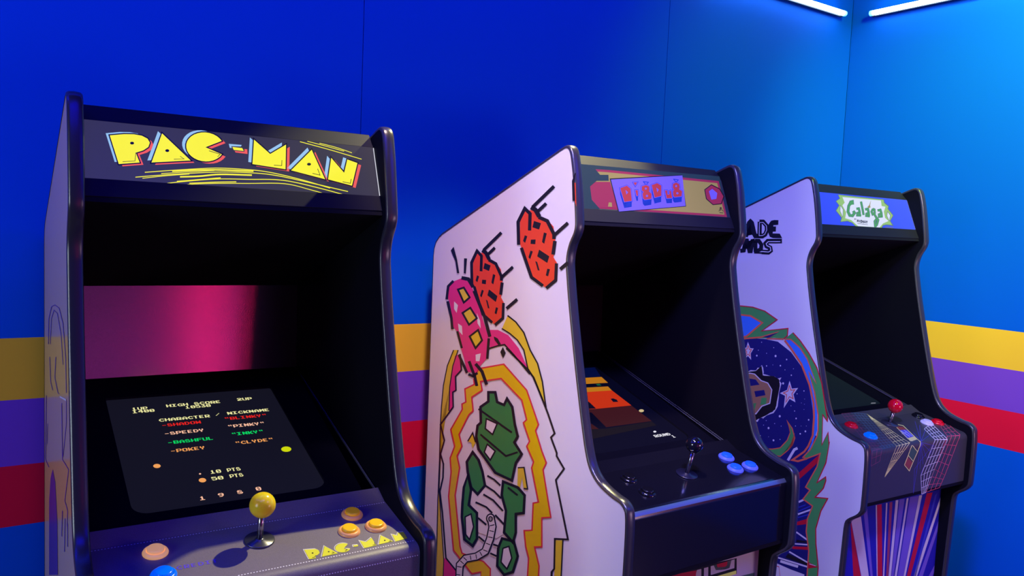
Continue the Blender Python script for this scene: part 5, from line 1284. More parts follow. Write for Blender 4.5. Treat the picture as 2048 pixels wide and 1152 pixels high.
('ink',7,(2561,8268,2702,7988,2605,7497,3065,7413,3117,6717,2951,6486,2583,6508,2400,7097,2403,7501,2443,7973,2561,8268,2563,8455,2304,7947,2261,7462,2259,7047,2454,6422,2998,6391,3251,6745,3195,7488,2750,7570,2840,8032,2563,8455)),
('agreen',6,(4356,8715,5043,8759,5361,8647,5353,8178,5008,8039,5046,7550,4933,7245,4506,7362,4554,7970,4319,8326)),
('ink',7,(4412,8681,5011,8720,5305,8618,5298,8190,4948,8049,4988,7535,4902,7303,4567,7396,4614,7993,4381,8348,4412,8681,4300,8748,4258,8304,4494,7947,4445,7329,4964,7187,5103,7565,5068,8028,5409,8166,5417,8676,5075,8797,4300,8748)),
('agreen',6,(4426,7172,4975,7287,5180,6965,4992,6469,4592,6231,4250,6343,4260,6840)),
('ink',7,(4466,7144,4930,7242,5121,6944,4943,6477,4611,6280,4311,6378,4321,6854,4466,7144,4387,7200,4199,6825,4188,6308,4574,6182,5040,6460,5239,6987,5020,7332,4387,7200)),
('swhite',8,(3414,10212,3957,10199,3759,9854,3385,9929)),
('ink',9,(3447,10190,3913,10179,3743,9882,3422,9947,3447,10190,3381,10234,3348,9912,3776,9827,4000,10219,3381,10234)),
('swhite',8,(3517,9520,3918,9431,3696,9127,3385,9265)),
('ink',9,(3534,9491,3875,9416,3689,9161,3425,9278,3534,9491,3499,9549,3344,9251,3703,9092,3961,9447,3499,9549)),
('swhite',8,(2512,7133,2823,7322,2985,7004,2804,6567,2583,6634)),
('ink',9,(2552,7133,2798,7283,2947,6992,2786,6604,2620,6654,2552,7133,2472,7132,2545,6613,2822,6530,3023,7016,2848,7360,2472,7132)),
('swhite',8,(4492,6925,4762,7077,4920,6814,4717,6442,4428,6521)),
('ink',9,(4523,6921,4741,7044,4886,6804,4706,6473,4463,6540,4523,6921,4462,6928,4394,6501,4728,6411,4954,6825,4783,7109,4462,6928)),
('ink',9,(3561,8626,3905,8617,4216,8547,4271,8600,3954,8671,3603,8682)),
('ink',9,(3480,8326,3927,8296,4269,8212,4326,8265,3980,8351,3527,8382)),
('ink',9,(3401,8050,3897,8040,4386,7899,4446,7952,3950,8095,3445,8107)),
('ink',9,(3018,7703,3574,7742,3873,7676,3932,7731,3623,7800,3053,7762)),
('ink',9,(4019,7670,4460,7556,4519,7610,4080,7724)),
('ink',9,(3173,7303,3608,7253,3663,7311,3230,7362)),
('ink',9,(3233,6785,3544,6755,3599,6814,3289,6845)),
('ink',9,(4003,6832,4291,6882,4315,6938,4027,6889)),
('ink',9,(3873,6536,4184,6570,4218,6628,3907,6595)),
('ink',9,(2966,10370,4645,10102,4689,10152,3017,10423)),
('ink',9,(3119,9680,4435,9405,4987,9661,4958,9698,4450,9464,3175,9732)),
('ink',9,(4573,8599,5035,8528,5082,8580,4622,8652)),
('ayel',6,(2488,9346,2733,9651,2909,9423,2766,9217,2670,9363)),
('ayel',6,(5004,9270,5281,9358,5476,8847,5305,8811,5215,9070,5148,8790,5022,8805)),
('ink',7,(2519,9344,2727,9604,2877,9409,2940,9436,2739,9698,2457,9348)),
('ink',7,(5007,9254,5258,9334,5441,8857,5308,8829,5302,8794,5511,8838,5303,9382,5001,9287)),
('ink',10,(3633,7481,3741,7262,3657,6932,3466,6546,3116,6297,2510,6010,2104,5604,1983,700,2445,700,2544,5658,2757,5875,3288,6131,3815,6513,4057,7008,4156,7404,4031,7659)),
('swhite',11,(3695,7508,3806,7284,3720,6944,3520,6541,3143,6271,2548,5989,2173,5612,2055,700,2375,700,2477,5650,2720,5896,3262,6156,3762,6518,3997,6997,4093,7383,3971,7632)),
('ink',10,(4067,7604,4049,7536,3989,7466,3898,7408,3795,7373,3700,7369,3631,7396,3603,7449,3621,7518,3683,7589,3775,7647,3878,7681,3972,7684,4039,7657)),
('swhite',11,(4000,7582,3987,7532,3945,7481,3881,7440,3808,7415,3740,7413,3691,7433,3671,7472,3684,7522,3728,7573,3792,7615,3866,7639,3933,7641,3980,7620)),
('ink',12,(3899,7537,3893,7511,3876,7488,3853,7471,3829,7463,3805,7464,3785,7475,3776,7496,3781,7521,3799,7545,3822,7561,3846,7569,3870,7569,3890,7558,3899,7537,3950,7554,3937,7583,3906,7601,3858,7602,3805,7585,3760,7553,3732,7515,3724,7479,3737,7449,3769,7431,3817,7430,3870,7448,3915,7480,3942,7518,3950,7554)),
('ink',12,(4036,7431,3817,7331,3826,7311,4045,7411)),
('ink',12,(4031,7239,3808,7187,3801,7162,4024,7214)),
('ink',12,(3983,7048,3759,6994,3753,6969,3977,7022)),
('ink',12,(3882,6813,3665,6782,3652,6755,3869,6786)),
('ink',12,(3768,6581,3549,6547,3536,6520,3754,6554)),
('ink',12,(3514,6359,3385,6425,3350,6399,3479,6333)),
('ink',12,(3244,6165,3192,6277,3150,6257,3202,6145)),
('ink',12,(2948,6023,2895,6136,2852,6116,2905,6002)),
('ink',12,(2724,5927,2533,5947,2504,5917,2695,5898)),
('ink',12,(2563,5764,2370,5783,2340,5753,2534,5734)),
('ink',12,(2441,5623,2188,5549,2182,5521,2435,5596)),
('ink',12,(2384,5367,2130,5290,2123,5263,2378,5340)),
],
'side2':[
('navy',1,(2635,11641,4194,12052,5149,12143,5690,12133,6235,11872,6673,11478,7011,10995,7217,10411,7274,9966,7290,9428,7441,9396,7600,8892,7522,8446,7160,7685,7331,7635,7098,7274,7466,7166,7315,6705,7302,6287,7446,5720,7489,700,2886,700,2506,7453)),
('swhite',2,(4794,4719,5675,4788,6356,4836,6812,4846,7348,4893,7359,700,4876,700)),
('sred',3,(5358,4609,6358,4739,7211,700,7222,700,6367,4767,5366,4637)),
('sgreen',2,(3397,13006,4014,13141,4561,13154,5070,13078,5603,12848,4990,12394,6058,12622,6051,12391,5917,12261,5521,12239,4370,12031,3501,11768)),
('sblue',3,(3416,12776,4127,12836,4473,12845,4967,12669,4360,12143,3494,11860)),
('sorange',4,(3417,12747,4127,12807,4464,12816,4934,12661,4342,12153,3484,11878,3505,11823,4381,12106,5054,12684,4483,12874,4128,12865,3416,12806)),
('sorange',4,(4173,11986,4988,12160,5595,12418,5181,12143,5919,12227,5916,12277,5331,12199,5731,12490,4972,12209,4163,12037)),
('navy',4,(5061,12205,5665,12432,5319,12202)),
('sred',5,(3402,12988,4016,13123,4558,13137,5062,13061,5568,12844,4941,12372,6037,12601,6033,12384,5903,12272,5931,12250,6073,12373,6078,12644,5039,12416,5639,12853,5079,13094,4564,13172,4012,13158,3392,13023)),
('sblue',3,(5960,12245,6200,12280,6576,12031,6904,11685,7250,11040,6956,11352,7172,10818,7380,10197,7431,9587,7274,9047,7155,8722,7062,8654,7264,9170,7274,9966,7018,10913,6613,11594,6166,12075)),
('sgreen',4,(6257,12513,6553,12301,6931,11940,7256,11538,7476,11084,7697,10267,7771,10059,7770,9956,7591,10121,7638,9175,7827,9613,7883,9287,7899,9312,7828,8653,7564,7951,7855,8220,7874,8105,7805,7842,7534,7474,7988,7578,7775,7105,7641,6489,7691,6017,7834,5315,7818,700,7489,700,7446,5720,7302,6287,7315,6705,7466,7166,7098,7274,7331,7635,7160,7685,7522,8446,7600,8892,7130,8602,6985,8604,7244,8940,7441,9396,7469,9596,7428,10084,7224,10787,6971,11355,7274,11045,6872,11763,6573,12072,6200,12280,5943,12256)),
('sred',6,(6243,12499,6538,12288,6915,11928,7238,11528,7457,11076,7678,10260,7751,10053,7754,9994,7574,10158,7630,9131,7821,9570,7872,9244,7883,9268,7809,8653,7535,7909,7841,8185,7855,8101,7787,7846,7494,7447,7958,7554,7757,7106,7621,6485,7671,6008,7815,5307,7798,700,7837,700,7854,5322,7710,6025,7661,6494,7794,7105,8017,7602,7574,7501,7823,7839,7894,8108,7870,8255,7593,7993,7847,8653,7916,9355,7894,9331,7833,9657,7647,9219,7608,10083,7786,9919,7790,10064,7715,10275,7495,11091,7274,11547,6947,11951,6569,12314,6272,12527)),
('sorange',5,(7512,700,7470,5730,7326,6296,7338,6708,7494,7182,7132,7288,7364,7650,7190,7701,7544,8445,7630,8933,7128,8623,7027,8625,7265,8933,7464,9395,7492,9600,7451,10091,7246,10795,6999,11313,7304,11005,6893,11776,6590,12089,6208,12301,5943,12277,5944,12235,6192,12258,6555,12056,6852,11751,7244,11085,6942,11396,7201,10778,7405,10077,7446,9593,7418,9397,7224,8946,6943,8583,7132,8581,7571,8852,7499,8447,7129,7670,7298,7621,7064,7259,7438,7150,7291,6702,7279,6278,7423,5710,7465,700)),
('sorange',5,(5934,12192,6195,11975,6635,11542,6996,10941,7192,10402,7248,9960,7249,9383,7122,9023,6990,8813,6496,8362,6810,8395,7143,8576,7117,8628,6801,8457,6674,8443,7044,8782,7187,9009,7320,9386,7318,9975,7261,10424,7062,10972,6697,11581,6253,12021,5991,12239)),
('sred',3,(6906,8106,7588,8869,7521,8560,6947,7911,5926,6835,5751,7038)),
('sred',3,(6923,6466,7315,6705,7306,6528,6922,6353)),
('sred',3,(6821,5619,7437,5832,7445,5732,6828,5537)),
('swhite',3,(6957,7104,7140,7238,7106,7284,6923,7151)),
('swhite',3,(6962,6705,7441,7022,7417,7065,6937,6748)),
('swhite',3,(6910,5715,7385,5862,7385,5904,6910,5757)),
('swhite',3,(6916,6108,7382,5998,7411,6049,6946,6160)),
('swhite',3,(6459,8334,6667,8734,6774,8807,6727,8871,6592,8780,6370,8352)),
('swhite',3,(6703,5376,7445,5294,7468,5343,6727,5426)),
('swhite',3,(6177,5000,7438,5154,7451,5207,6191,5055)),
('swhite',3,(6385,4913,7081,5005,7103,5094,6408,5005)),
('sblue2',3,(6974,6823,7405,7131,7388,7156,6956,6848)),
('sblue2',3,(6961,6946,7214,7111,7201,7134,6948,6969)),
('sblue2',3,(6964,6611,7379,6855,7367,6881,6952,6638)),
('ink',3,(6671,5321,7434,5301,7441,5221,6584,5160)),
('ink',3,(6971,5897,7399,5991,7380,5943,6954,5807)),
('sred',7,(7454,5350,7833,5327,7471,5142)),
('swhite',8,(7503,5293,7737,5320,7742,5342,7508,5315)),
('sgreen',3,(6270,9629,6494,9424,6620,9134,6563,8905,6596,9269,6579,9056,6387,8672,6106,8393,5537,8317,5312,8431,5781,8554,6082,8676,6335,8994,6427,9269,6431,9258,6379,9439)),
('sorange',4,(6296,9597,6476,9412,6600,9129,6570,8948,6592,9226,6560,9057,6371,8679,6098,8410,5545,8335,5363,8427,5784,8537,6093,8663,6353,8990,6426,9226,6443,9220,6398,9448,6296,9597,6244,9661,6360,9430,6418,9297,6427,9311,6317,8999,6070,8689,5778,8570,5262,8434,5528,8298,6113,8377,6403,8665,6599,9056,6600,9311,6556,8862,6640,9139,6511,9435,6244,9661)),
('swhite',3,(6262,10937,6375,10702,6608,10770,6451,10526,6547,10290,6312,10348,6108,10003,6125,10416,5912,10459,6186,10622)),
('sorange',4,(6274,10756,6330,10627,6454,10663,6371,10533,6422,10409,6295,10440,6187,10245,6203,10478,6093,10500,6238,10587,6274,10756,6268,10823,6209,10601,6016,10486,6170,10455,6165,10176,6309,10407,6475,10366,6406,10535,6518,10709,6351,10661,6268,10823)),
('swhite',3,(4434,11950,4555,11743,4707,11758,4593,11569,4628,11350,4476,11461,4316,11299,4362,11578,4224,11693,4383,11740)),
('sorange',4,(4456,11791,4513,11685,4589,11692,4530,11595,4551,11491,4476,11549,4398,11465,4426,11606,4357,11664,4436,11687,4456,11791,4447,11856,4407,11706,4296,11673,4391,11594,4364,11400,4477,11510,4586,11435,4564,11594,4643,11724,4535,11713,4447,11856)),
('swhite',2,(5678,11654,5660,11616,5618,11609,5593,11641,5612,11679,5654,11686)),
('swhite',2,(4892,11541,4876,11509,4841,11503,4821,11530,4836,11561,4871,11567)),
('swhite',2,(6116,11609,6103,11583,6075,11578,6058,11600,6071,11627,6099,11631)),
('swhite',2,(5885,11368,5873,11341,5844,11336,5827,11358,5840,11385,5869,11390)),
('swhite',2,(5321,11263,5310,11239,5284,11235,5270,11254,5281,11277,5307,11282)),
('swhite',2,(6337,11135,6327,11112,6303,11107,6289,11126,6299,11149,6323,11153)),
('swhite',2,(6055,10812,6038,10773,5996,10765,5973,10796,5990,10835,6032,10843)),
('swhite',2,(6861,10722,6851,10700,6827,10695,6814,10713,6824,10736,6847,10741)),
('swhite',2,(6604,10578,6596,10559,6576,10555,6564,10570,6573,10589,6593,10593)),
('swhite',2,(6012,9712,5994,9673,5953,9663,5929,9693,5947,9733,5988,9743)),
('swhite',2,(6644,9784,6632,9756,6604,9750,6588,9771,6600,9798,6628,9805)),
('swhite',2,(7117,9846,7105,9819,7078,9813,7063,9834,7074,9860,7101,9867)),
('swhite',2,(7031,9456,7017,9425,6986,9418,6969,9441,6982,9472,7013,9479)),
('swhite',2,(6839,9329,6827,9301,6799,9295,6784,9315,6795,9342,6823,9349)),
('swhite',2,(5594,9216,5575,9175,5533,9165,5508,9195,5527,9236,5569,9247)),
('swhite',2,(5825,8859,5808,8822,5771,8813,5749,8840,5765,8877,5803,8886)),
('swhite',2,(5255,8871,5245,8850,5224,8845,5211,8860,5220,8881,5242,8886)),
('swhite',2,(5039,12021,5032,12005,5014,12003,5004,12016,5012,12031,5029,12034)),
('swhite',2,(5555,11913,5548,11898,5531,11895,5521,11908,5529,11924,5546,11926)),
('swhite',2,(5277,11682,5270,11666,5252,11664,5243,11677,5250,11692,5267,11695)),
('swhite',2,(5562,11339,5557,11327,5544,11325,5537,11335,5542,11346,5555,11349)),
('swhite',2,(6065,11262,6058,11246,6042,11243,6032,11256,6039,11271,6056,11274)),
('swhite',2,(6392,11353,6385,11338,6369,11335,6360,11348,6367,11363,6383,11366)),
('swhite',2,(6556,10007,6548,9987,6528,9983,6516,9998,6525,10017,6545,10022)),
('swhite',2,(6836,9582,6831,9571,6819,9568,6813,9577,6818,9588,6829,9591)),
('swhite',2,(7031,9629,7026,9617,7014,9614,7008,9623,7013,9635,7024,9637)),
('swhite',2,(5804,9420,5797,9404,5780,9400,5770,9412,5778,9428,5794,9432)),
('swhite',2,(6071,9396,6064,9380,6048,9376,6038,9388,6045,9404,6062,9408)),
('swhite',2,(4925,11733,4917,11717,4899,11715,4889,11728,4897,11743,4914,11746)),
('swhite',2,(5451,9439,5443,9422,5426,9418,5416,9431,5424,9447,5441,9451)),
('swhite',2,(5322,9498,5311,9473,5285,9467,5270,9486,5282,9511,5308,9516)),
('swhite',2,(5356,9261,5348,9245,5331,9241,5321,9253,5329,9269,5346,9273)),
('swhite',2,(5588,8919,5583,8906,5570,8903,5563,8912,5568,8924,5581,8928)),
('swhite',2,(6062,8950,6055,8934,6038,8929,6029,8941,6036,8958,6052,8962)),
('swhite',2,(6628,9533,6621,9517,6605,9513,6596,9525,6603,9541,6619,9545)),
('swhite',2,(6784,10319,6779,10308,6767,10305,6760,10314,6765,10326,6777,10328)),
('swhite',2,(6398,10143,6391,10127,6375,10124,6365,10136,6372,10151,6388,10155)),
('swhite',2,(6895,10469,6890,10457,6879,10455,6872,10464,6877,10475,6889,10478)),
('swhite',2,(6900,10302,6895,10290,6883,10288,6876,10297,6881,10308,6893,10311)),
('swhite',2,(6899,10133,6894,10122,6882,10119,6876,10128,6881,10139,6892,10142)),
('swhite',2,(4191,10796,4310,10826,4451,10905,4530,10871,4653,10954,4814,10971,4909,10997,4964,11090,5042,11105,5089,11164,5102,11147,5139,11011,5112,10919,5352,10914,5494,10900,5643,10918,5677,10902,5768,10865,5828,10895,5792,10841,5889,10767,5875,10713,5848,10586,5818,10447,5825,10303,5812,10156,5806,10010,5763,9922,5675,9782,5569,9727,5422,9654,5309,9550,5114,9495,5043,9355,4798,9338,4624,9384,4435,9323,4411,9863,4303,10355,4191,10796,4116,10827,4242,10338,4349,9848,4376,9254,4614,9331,4779,9288,5079,9308,5155,9458,5335,9509,5453,9618,5591,9687,5715,9751,5813,9909,5862,10008,5868,10162,5881,10311,5874,10452,5903,10585,5930,10711,5951,10789,5861,10857,5933,10986,5775,10918,5709,10945,5661,10967,5502,10949,5365,10962,5184,10966,5199,11018,5158,11171,5096,11253,5010,11147,4925,11131,4869,11035,4809,11019,4634,11000,4530,10930,4456,10963,4290,10870,4116,10827)),
('ink',3,(4181,10820,4577,10936,4856,11008,5089,11227,5171,10909,5629,10971,5848,10903,5892,10694,5843,10337,5774,9886,5419,9609,5023,9362,4425,9315)),
('swhite',4,(4346,10754,4614,10841,4792,10846,5085,10678,5358,10652,5521,10484,5480,10066,5175,9907,4955,9606,4449,9534,4346,10754,4257,10793,4370,9455,4998,9546,5229,9863,5555,10034,5601,10513,5407,10715,5124,10743,4828,10913,4609,10908,4257,10793)),
('tan',5,(4302,10773,4611,10875,4810,10879,5105,10711,5382,10684,5561,10498,5518,10050,5202,9885,4977,9576,4410,9495)),
('navy',6,(4483,10693,4880,10722,5060,10577,4675,10458)),
('navy',6,(4858,10314,5266,10440,5335,10277,4930,10127)),
('sgreen',6,(5179,10156,5396,10201,5387,9978,5145,9904)),
('sgreen',6,(4671,9825,4975,9934,4914,9652,4634,9590)),
('ink',2,(4124,15514,4242,15970,4207,15939,4165,15969,4307,15609,4405,15490,4789,15503,4776,15657,4508,15649,4490,15672,4341,16052,4188,16161,4054,16048,3923,15549)),
('ink',2,(4596,15986,4708,15988,4821,15896,4840,15793,4793,15684,4734,15651,4716,15651,4690,16057,4510,16056,4544,15514,4792,15508,4944,15593,5021,15775,4988,15957,4777,16130,4584,16128)),
('swhite',3,(4594,16019,4740,16027,4882,15921,4907,15785,4838,15646,4747,15605,4629,15598,4606,16029,4579,16029,4602,15574,4756,15585,4859,15630,4934,15782,4907,15931,4749,16049,4591,16040)),
('ink',2,(4974,15817,4989,15992,5079,16096,5196,16122,5376,16121,5381,15968,5181,15951,5184,15909,5292,15911,5302,15746,5179,15735,5174,15679,5467,15680,5576,15535,5207,15525,5065,15565,4995,15690)),
('ink',2,(3844,14968,4068,15002,4117,15333,4029,15330,4176,14976,4372,14985,4428,15340,4472,15348,4426,15483,4265,15452,4212,15118,4304,15122,4159,15475,3953,15468,3902,15121,3808,15107)),
('ink',2,(4391,15414,4419,15026,4585,15033,4556,15419)),
('ink',2,(4455,15343,4576,15347,4653,15269,4649,15177,4463,15103,4539,14987,4809,15096,4819,15310,4651,15480,4444,15472)),
('ink',2,(4444,14976,4771,14984,4769,15036,4441,15028)),
('ink',2,(5567,15516,4949,15491,4801,15351,4889,15193,5024,15147,5027,15135,5012,15124,4766,15123,4769,14968,5086,14971,5239,15080,5187,15256,5034,15309,5027,15323,5046,15342,5581,15366)),
('swhite',3,(5507,15437,5011,15415,4914,15332,4962,15252,5103,15208,5128,15114,5053,15070,4766,15075,4766,15047,5064,15042,5166,15102,5133,15228,4988,15274,4956,15327,5027,15388,5510,15409)),
('ink',2,(3503,15498,3621,15966,3549,15964,3694,15604,3859,15640,3675,16100,3474,16097,3329,15526)),
('ink',2,(3086,15467,3043,15981,3079,15978,3104,15908,2834,15787,3217,15432,3355,15516,3105,15749,3311,15841,3219,16104,2848,16129,2905,15461)),
('ink',2,(2809,16078,2566,15971,2573,15549,2860,15435,2944,15555,2757,15630,2753,15891,2907,15961)),
('ink',2,(3632,15436,3336,15402,3378,14907,3684,14922,3673,15055,3543,15049,3523,15288,3661,15304)),
('ink',2,(3451,15095,3604,15101,3593,15235,3440,15229)),
('ink',2,(3278,15401,3031,15306,3061,14956,3423,14907,3403,15143,3225,15135,3231,15071,3232,15071,3218,15226,3361,15281)),
('ink',2,(2990,15413,2706,15379,2747,14892,3043,14907,3031,15042,2919,15037,2899,15264,3021,15279)),
('ink',2,(2824,15066,2983,15073,2972,15209,2813,15203)),
('ink',2,(2430,15342,2469,14878,2770,14893,2759,15030,2644,15025,2617,15349)),
],
'side0':[
('apurp',1,(1760,12429,1947,13033,2786,13379,3704,13515,4819,13573,5750,13393,6329,12870,6499,12258,6637,12286,6468,12893,5898,13414,4966,13596,3715,13533,2602,13368,1721,13008,1529,12395)),
('apurp',1,(2357,12516,2779,13132,3523,13383,4355,13421,5274,13140,5765,12637,5891,12659,5407,13159,4491,13442,3444,13395,2604,13114,2173,12490)),
('apurp',1,(1976,12171,2317,11654,2983,11612,3179,11654,2532,11696,2198,12207)),
('apurp',1,(3905,12482,3605,12004,4477,11852,4834,11897,4952,11930,4637,11891,3796,12040,4088,12510)),
('apurp',1,(5457,11856,5646,10826,6995,11012,6181,10212,6793,10222,6688,9909,6814,9953,6917,10264,6316,10256,7119,11050,5786,10867,5601,11886)),
('apurp',1,(751,11051,414,9404,1685,9569,1881,9629,653,9472,981,11098)),
('apurp',1,(6516,12125,6519,11712,5778,10912,5894,10942,6626,11736,6622,12147)),
('apurp',1,(1244,10485,1042,9946,1230,9994,1428,10527)),
('apurp',1,(5643,9845,5459,9285,5616,9341,5797,9895)),
('apurp',1,(6236,9897,6124,9233,6271,9287,6380,9945)),
('apurp',1,(6790,9991,6794,9575,6929,9625,6925,10037)),
('apurp',1,(1837,7085,1863,8845,2399,9539,3066,9913,3838,9850,4414,9177,4551,8168)),
('swhite',2,(5089,11918,6515,12152,6515,12115,5089,11888)),
],
'kick2':[
('sred',1,(1922,7108,2272,7087,280,1000,191,1000)),
('swhite',1,(1485,7098,1656,7088,341,1000,295,1000)),
('kpur',1,(956,7118,1462,7087,298,1000,158,1000)),
('swhite',1,(769,7102,873,7101,150,1000,3,1000)),
('kpur',1,(356,7120,652,7105,-9,1000,110,1000)),
('swhite',1,(154,7122,302,7114,129,1000,18,1000)),
('sred2',1,(-176,7101,-26,7101,249,1000,148,1000)),
('swhite',1,(-371,7108,-299,7105,76,1000,12,1000)),
('sred',1,(-849,7124,-603,7109,276,1000,14,1000)),
('swhite',1,(-923,7124,-861,7121,11,1000,-7,1000)),
('kpur',1,(-1514,6894,-1367,7088,138,1000,187,1000)),
('swhite',1,(-2165,6862,-1695,6976,228,1000,108,1000)),
('sred',1,(-2224,7005,-2100,6664,68,1000,-1009,1000)),
('kblue',1,(2438,6976,2579,7044,653,1000,444,1000)),
('swhite',1,(2835,6860,2932,6550,329,1000,14,1000)),
('kpur',1,(2935,6015,2936,5657,647,1000,186,1000)),
('kpur',1,(2964,4426,2953,4158,2714,4049,-454,1000)),
],
'kick1':[
('ink',1,(-567,7181,1883,7045,1925,6611,-521,6621)),
('kwhite',2,(364,7049,523,7043,1059,1000,-2048,1000)),
('kwhite',2,(622,7043,783,7037,1190,1000,1014,1000)),
('kwhite',2,(874,7039,1799,7033,1812,6789,896,6799)),
('kred',3,(-562,7118,345,7046,333,6957,315,6708,-544,6901)),
('kgreen',2,(985,7044,1672,7030,1617,6831,1438,6833,1081,6888)),
('kred',3,(1098,7042,1513,7034,1512,6933,1431,6907,1137,6955)),
('m_yel',2,(1036,6718,1895,6706,1904,6608,1045,6616)),
('kgreen',2,(2020,6516,2660,6481,2691,6174,2040,6320)),
],
}
WORDS_A = [('1UP', -1454, -1119, 1525, 'w'), ('1400', -1460, -989, 1654, 'w'), ('HIGH SCORE', -727, 507, 1508, 'w'), ('10530', -331, 249, 1645, 'w'), ('2UP', 891, 1260, 1477, 'w'), ('CHARACTER', -978, 131, 2115, 'w'), ('/', 252, 374, 2095, 'w'), ('NICKNAME', 522, 1524, 2078, 'w'), ('-SHADOW', -961, -113, 2344, 'r'), ('"BLINKY"', 405, 1396, 2312, 'r'), ('-SPEEDY', -963, -113, 2697, 'p'), ('"PINKY"', 402, 1255, 2656, 'p'), ('-BASHFUL', -956, 7, 3068, 'g'), ('"INKY"', 407, 1137, 2997, 'g'), ('-POKEY', -956, -233, 3404, 'o'), ('"CLYDE"', 400, 1261, 3371, 'o'), ('10', -333, -109, 4343, 'w'), ('PTS', 0, 286, 4349, 'w'), ('50', -359, -113, 4580, 'w'), ('PTS', 4, 287, 4574, 'w'), ('1', -709, -595, 5180, 'p'), ('9', -355, -223, 5160, 'p'), ('8', 20, 150, 5152, 'p'), ('0', 397, 533, 5131, 'p')]
WORDS_B = [('ROUND', 739, 1359, 5052, 'w'), ('1', 1299, 1402, 5185, 'w')]

# ---------------------------------------------------------------- room
RW, RD, RH = -7.0, -5.4, 3.0          # room spans x RW..0, y RD..0
def structure(o): return tag(o, kind='structure')
m = MB(); m.box((RW-.1, RD-.1, -.1), (.1, .1, 0), 'floor_vinyl'); structure(m.build('floor'))
m = MB(); m.box((RW-.1, RD-.1, RH), (.1, .1, RH+.1), 'ceiling_black'); structure(m.build('ceiling'))
MATS['wall'] = wall_mat
SEAMS = [-1.16305, -2.40680]
m = MB()
xs = [RW, -4.8925, -3.6497] + SEAMS[::-1] + [-.0015]
for i in range(len(xs)-1):
    g = .0012
    m.box((xs[i]+g, 0, 0), (xs[i+1]-g, .012, RH), 'wall')
m.box((RW, .012, 0), (0, .1, RH), 'wall_core')
structure(m.build('wall_back'))
m = MB(); ys = [RD, -4.976, -3.732, -2.488, -1.244, 0]
for i in range(5):
    m.box((0, ys[i]+.0012, 0), (.012, ys[i+1]-(.0012 if i < 4 else .0), RH), 'wall')
m.box((.012, RD, 0), (.1, .1, RH), 'wall_core')
structure(m.build('wall_right'))
m = MB(); m.box((RW-.1, RD, 0), (RW, .1, RH), 'far_wall'); structure(m.build('wall_left'))
m = MB(); m.box((RW, RD-.1, 0), (0, RD, RH), 'far_wall'); structure(m.build('wall_front'))

def tube_light(p0, p1, wall_normal, glow, label, group=None, radius=.011, body='tube_body', name='tube_light'):
    """a bare tube on a slim bracket channel along a wall"""
    p0, p1 = Vector(p0), Vector(p1); d = (p1-p0).normalized(); n = Vector(wall_normal)
    t = empty(name, p0); L = (p1-p0).length
    up = n.cross(d)
    m = MB()
    o = -n * .024
    q = [o + up*.012, o - up*.012, o - up*.012 + n*.013, o + up*.012 + n*.013]
    v = [a for a in q] + [a + d*L for a in q]
    m.mesh(v, [(0,1,2,3),(7,6,5,4),(0,4,5,1),(1,5,6,2),(2,6,7,3),(3,7,4,0)], body)
    m.build('mounting_channel', t)
    m = MB(); m.lathe([(0,0.012),(radius*.8,.012),(radius,.016),(radius,L-.016),(radius*.8,L-.012),(0,L-.012)], (0,0,0), d, glow, 20); m.build('tube', t)
    for a in (0, L-.014):
        m = MB(); m.lathe([(0,a),(radius*1.08,a),(radius*1.12,a+.004),(radius*1.12,a+.012),(radius,a+.014),(0,a+.014)], (0,0,0), d, 'tube_cap', 20); m.build('end_cap', t)
    tag(t, label, 'light', group)
    return t
Zt = 2.574
tube_light((-0.111, -.036, Zt), (-1.02, -.036, Zt), (0, -1, 0), 'tube_white', 'glowing white tube light at the corner end of the back wall')
tube_light((-.036, -0.111, Zt), (-.036, -1.02, Zt), (-1, 0, 0), 'tube_white', 'glowing white tube light high on the right-hand wall')
for x, w in ((-2.15, 'added unseen blue tube light on the back wall above the middle machine'), (-3.35, 'added unseen blue tube light on the back wall up left of the yellow lettered sign')):
    tube_light((x, -.036, Zt+.12), (x-1.1, -.036, Zt+.12), (0, -1, 0), 'tube_blue_fill', w, 'added unseen blue tube lights above the machines')  # tubes added out of view to tint the back wall blue
tube_light((-1.80, RD+.036, 0.15), (-1.80, RD+.036, 2.2), (0, 1, 0), 'tube_red', 'red tube light standing upright on the wall behind the viewer', radius=.04)

# ---------------------------------------------------------------- arcade cabinets
W = 0.608; TH = 0.0247; RI = W/2 - TH
K = 0.95
def pz(u, z): return (u*K, z*K + 1.55)
FRONT = [pz(*p) for p in [(.647,.206),(.670,.213),(.686,.209),(.697,.195),(.706,.165),(.714,.130),(.724,.072),(.730,.030),(.731,.008),(.725,-.012),(.712,-.034),(.704,-.058),(.702,-.082),(.706,-.110),(.722,-.190),(.750,-.308),(.780,-.424),(.803,-.505),(.814,-.538),(.827,-.566),(.845,-.586),(.872,-.602),(.912,-.614),(.940,-.619),(.957,-.630),(.965,-.648),(.968,-.70),(.967,-.82),(.962,-.845),(.948,-.862),(.925,-.880),(.915,-.897),(.912,-.95),(.908,-1.064),(.903,-1.193)]]
FRONT = catmull(FRONT, 3) + [(.835, .02), (.832, 0)]
REAR = [(0, 0), pz(0, -.10), pz(.004, -.075), pz(.015, -.053), pz(.035, -.036), pz(.056, -.0245)]
OUT = REAR + FRONT                                   # rear bottom, up, over the roof, down the front
MQP = [(.612,1.709),(.654,1.604)]
SCP = [(.136,1.15),(.687,.975)]
CPP = [(0.69, 0.9815), (0.725, 0.9625), (0.87924, 0.92903), (0.88293, 0.92785), (0.88632, 0.92597), (0.88928, 0.92348), (0.89171, 0.92047), (0.89352, 0.91705), (0.89463, 0.91334), (0.895, 0.90948), (0.895, 0.765)]

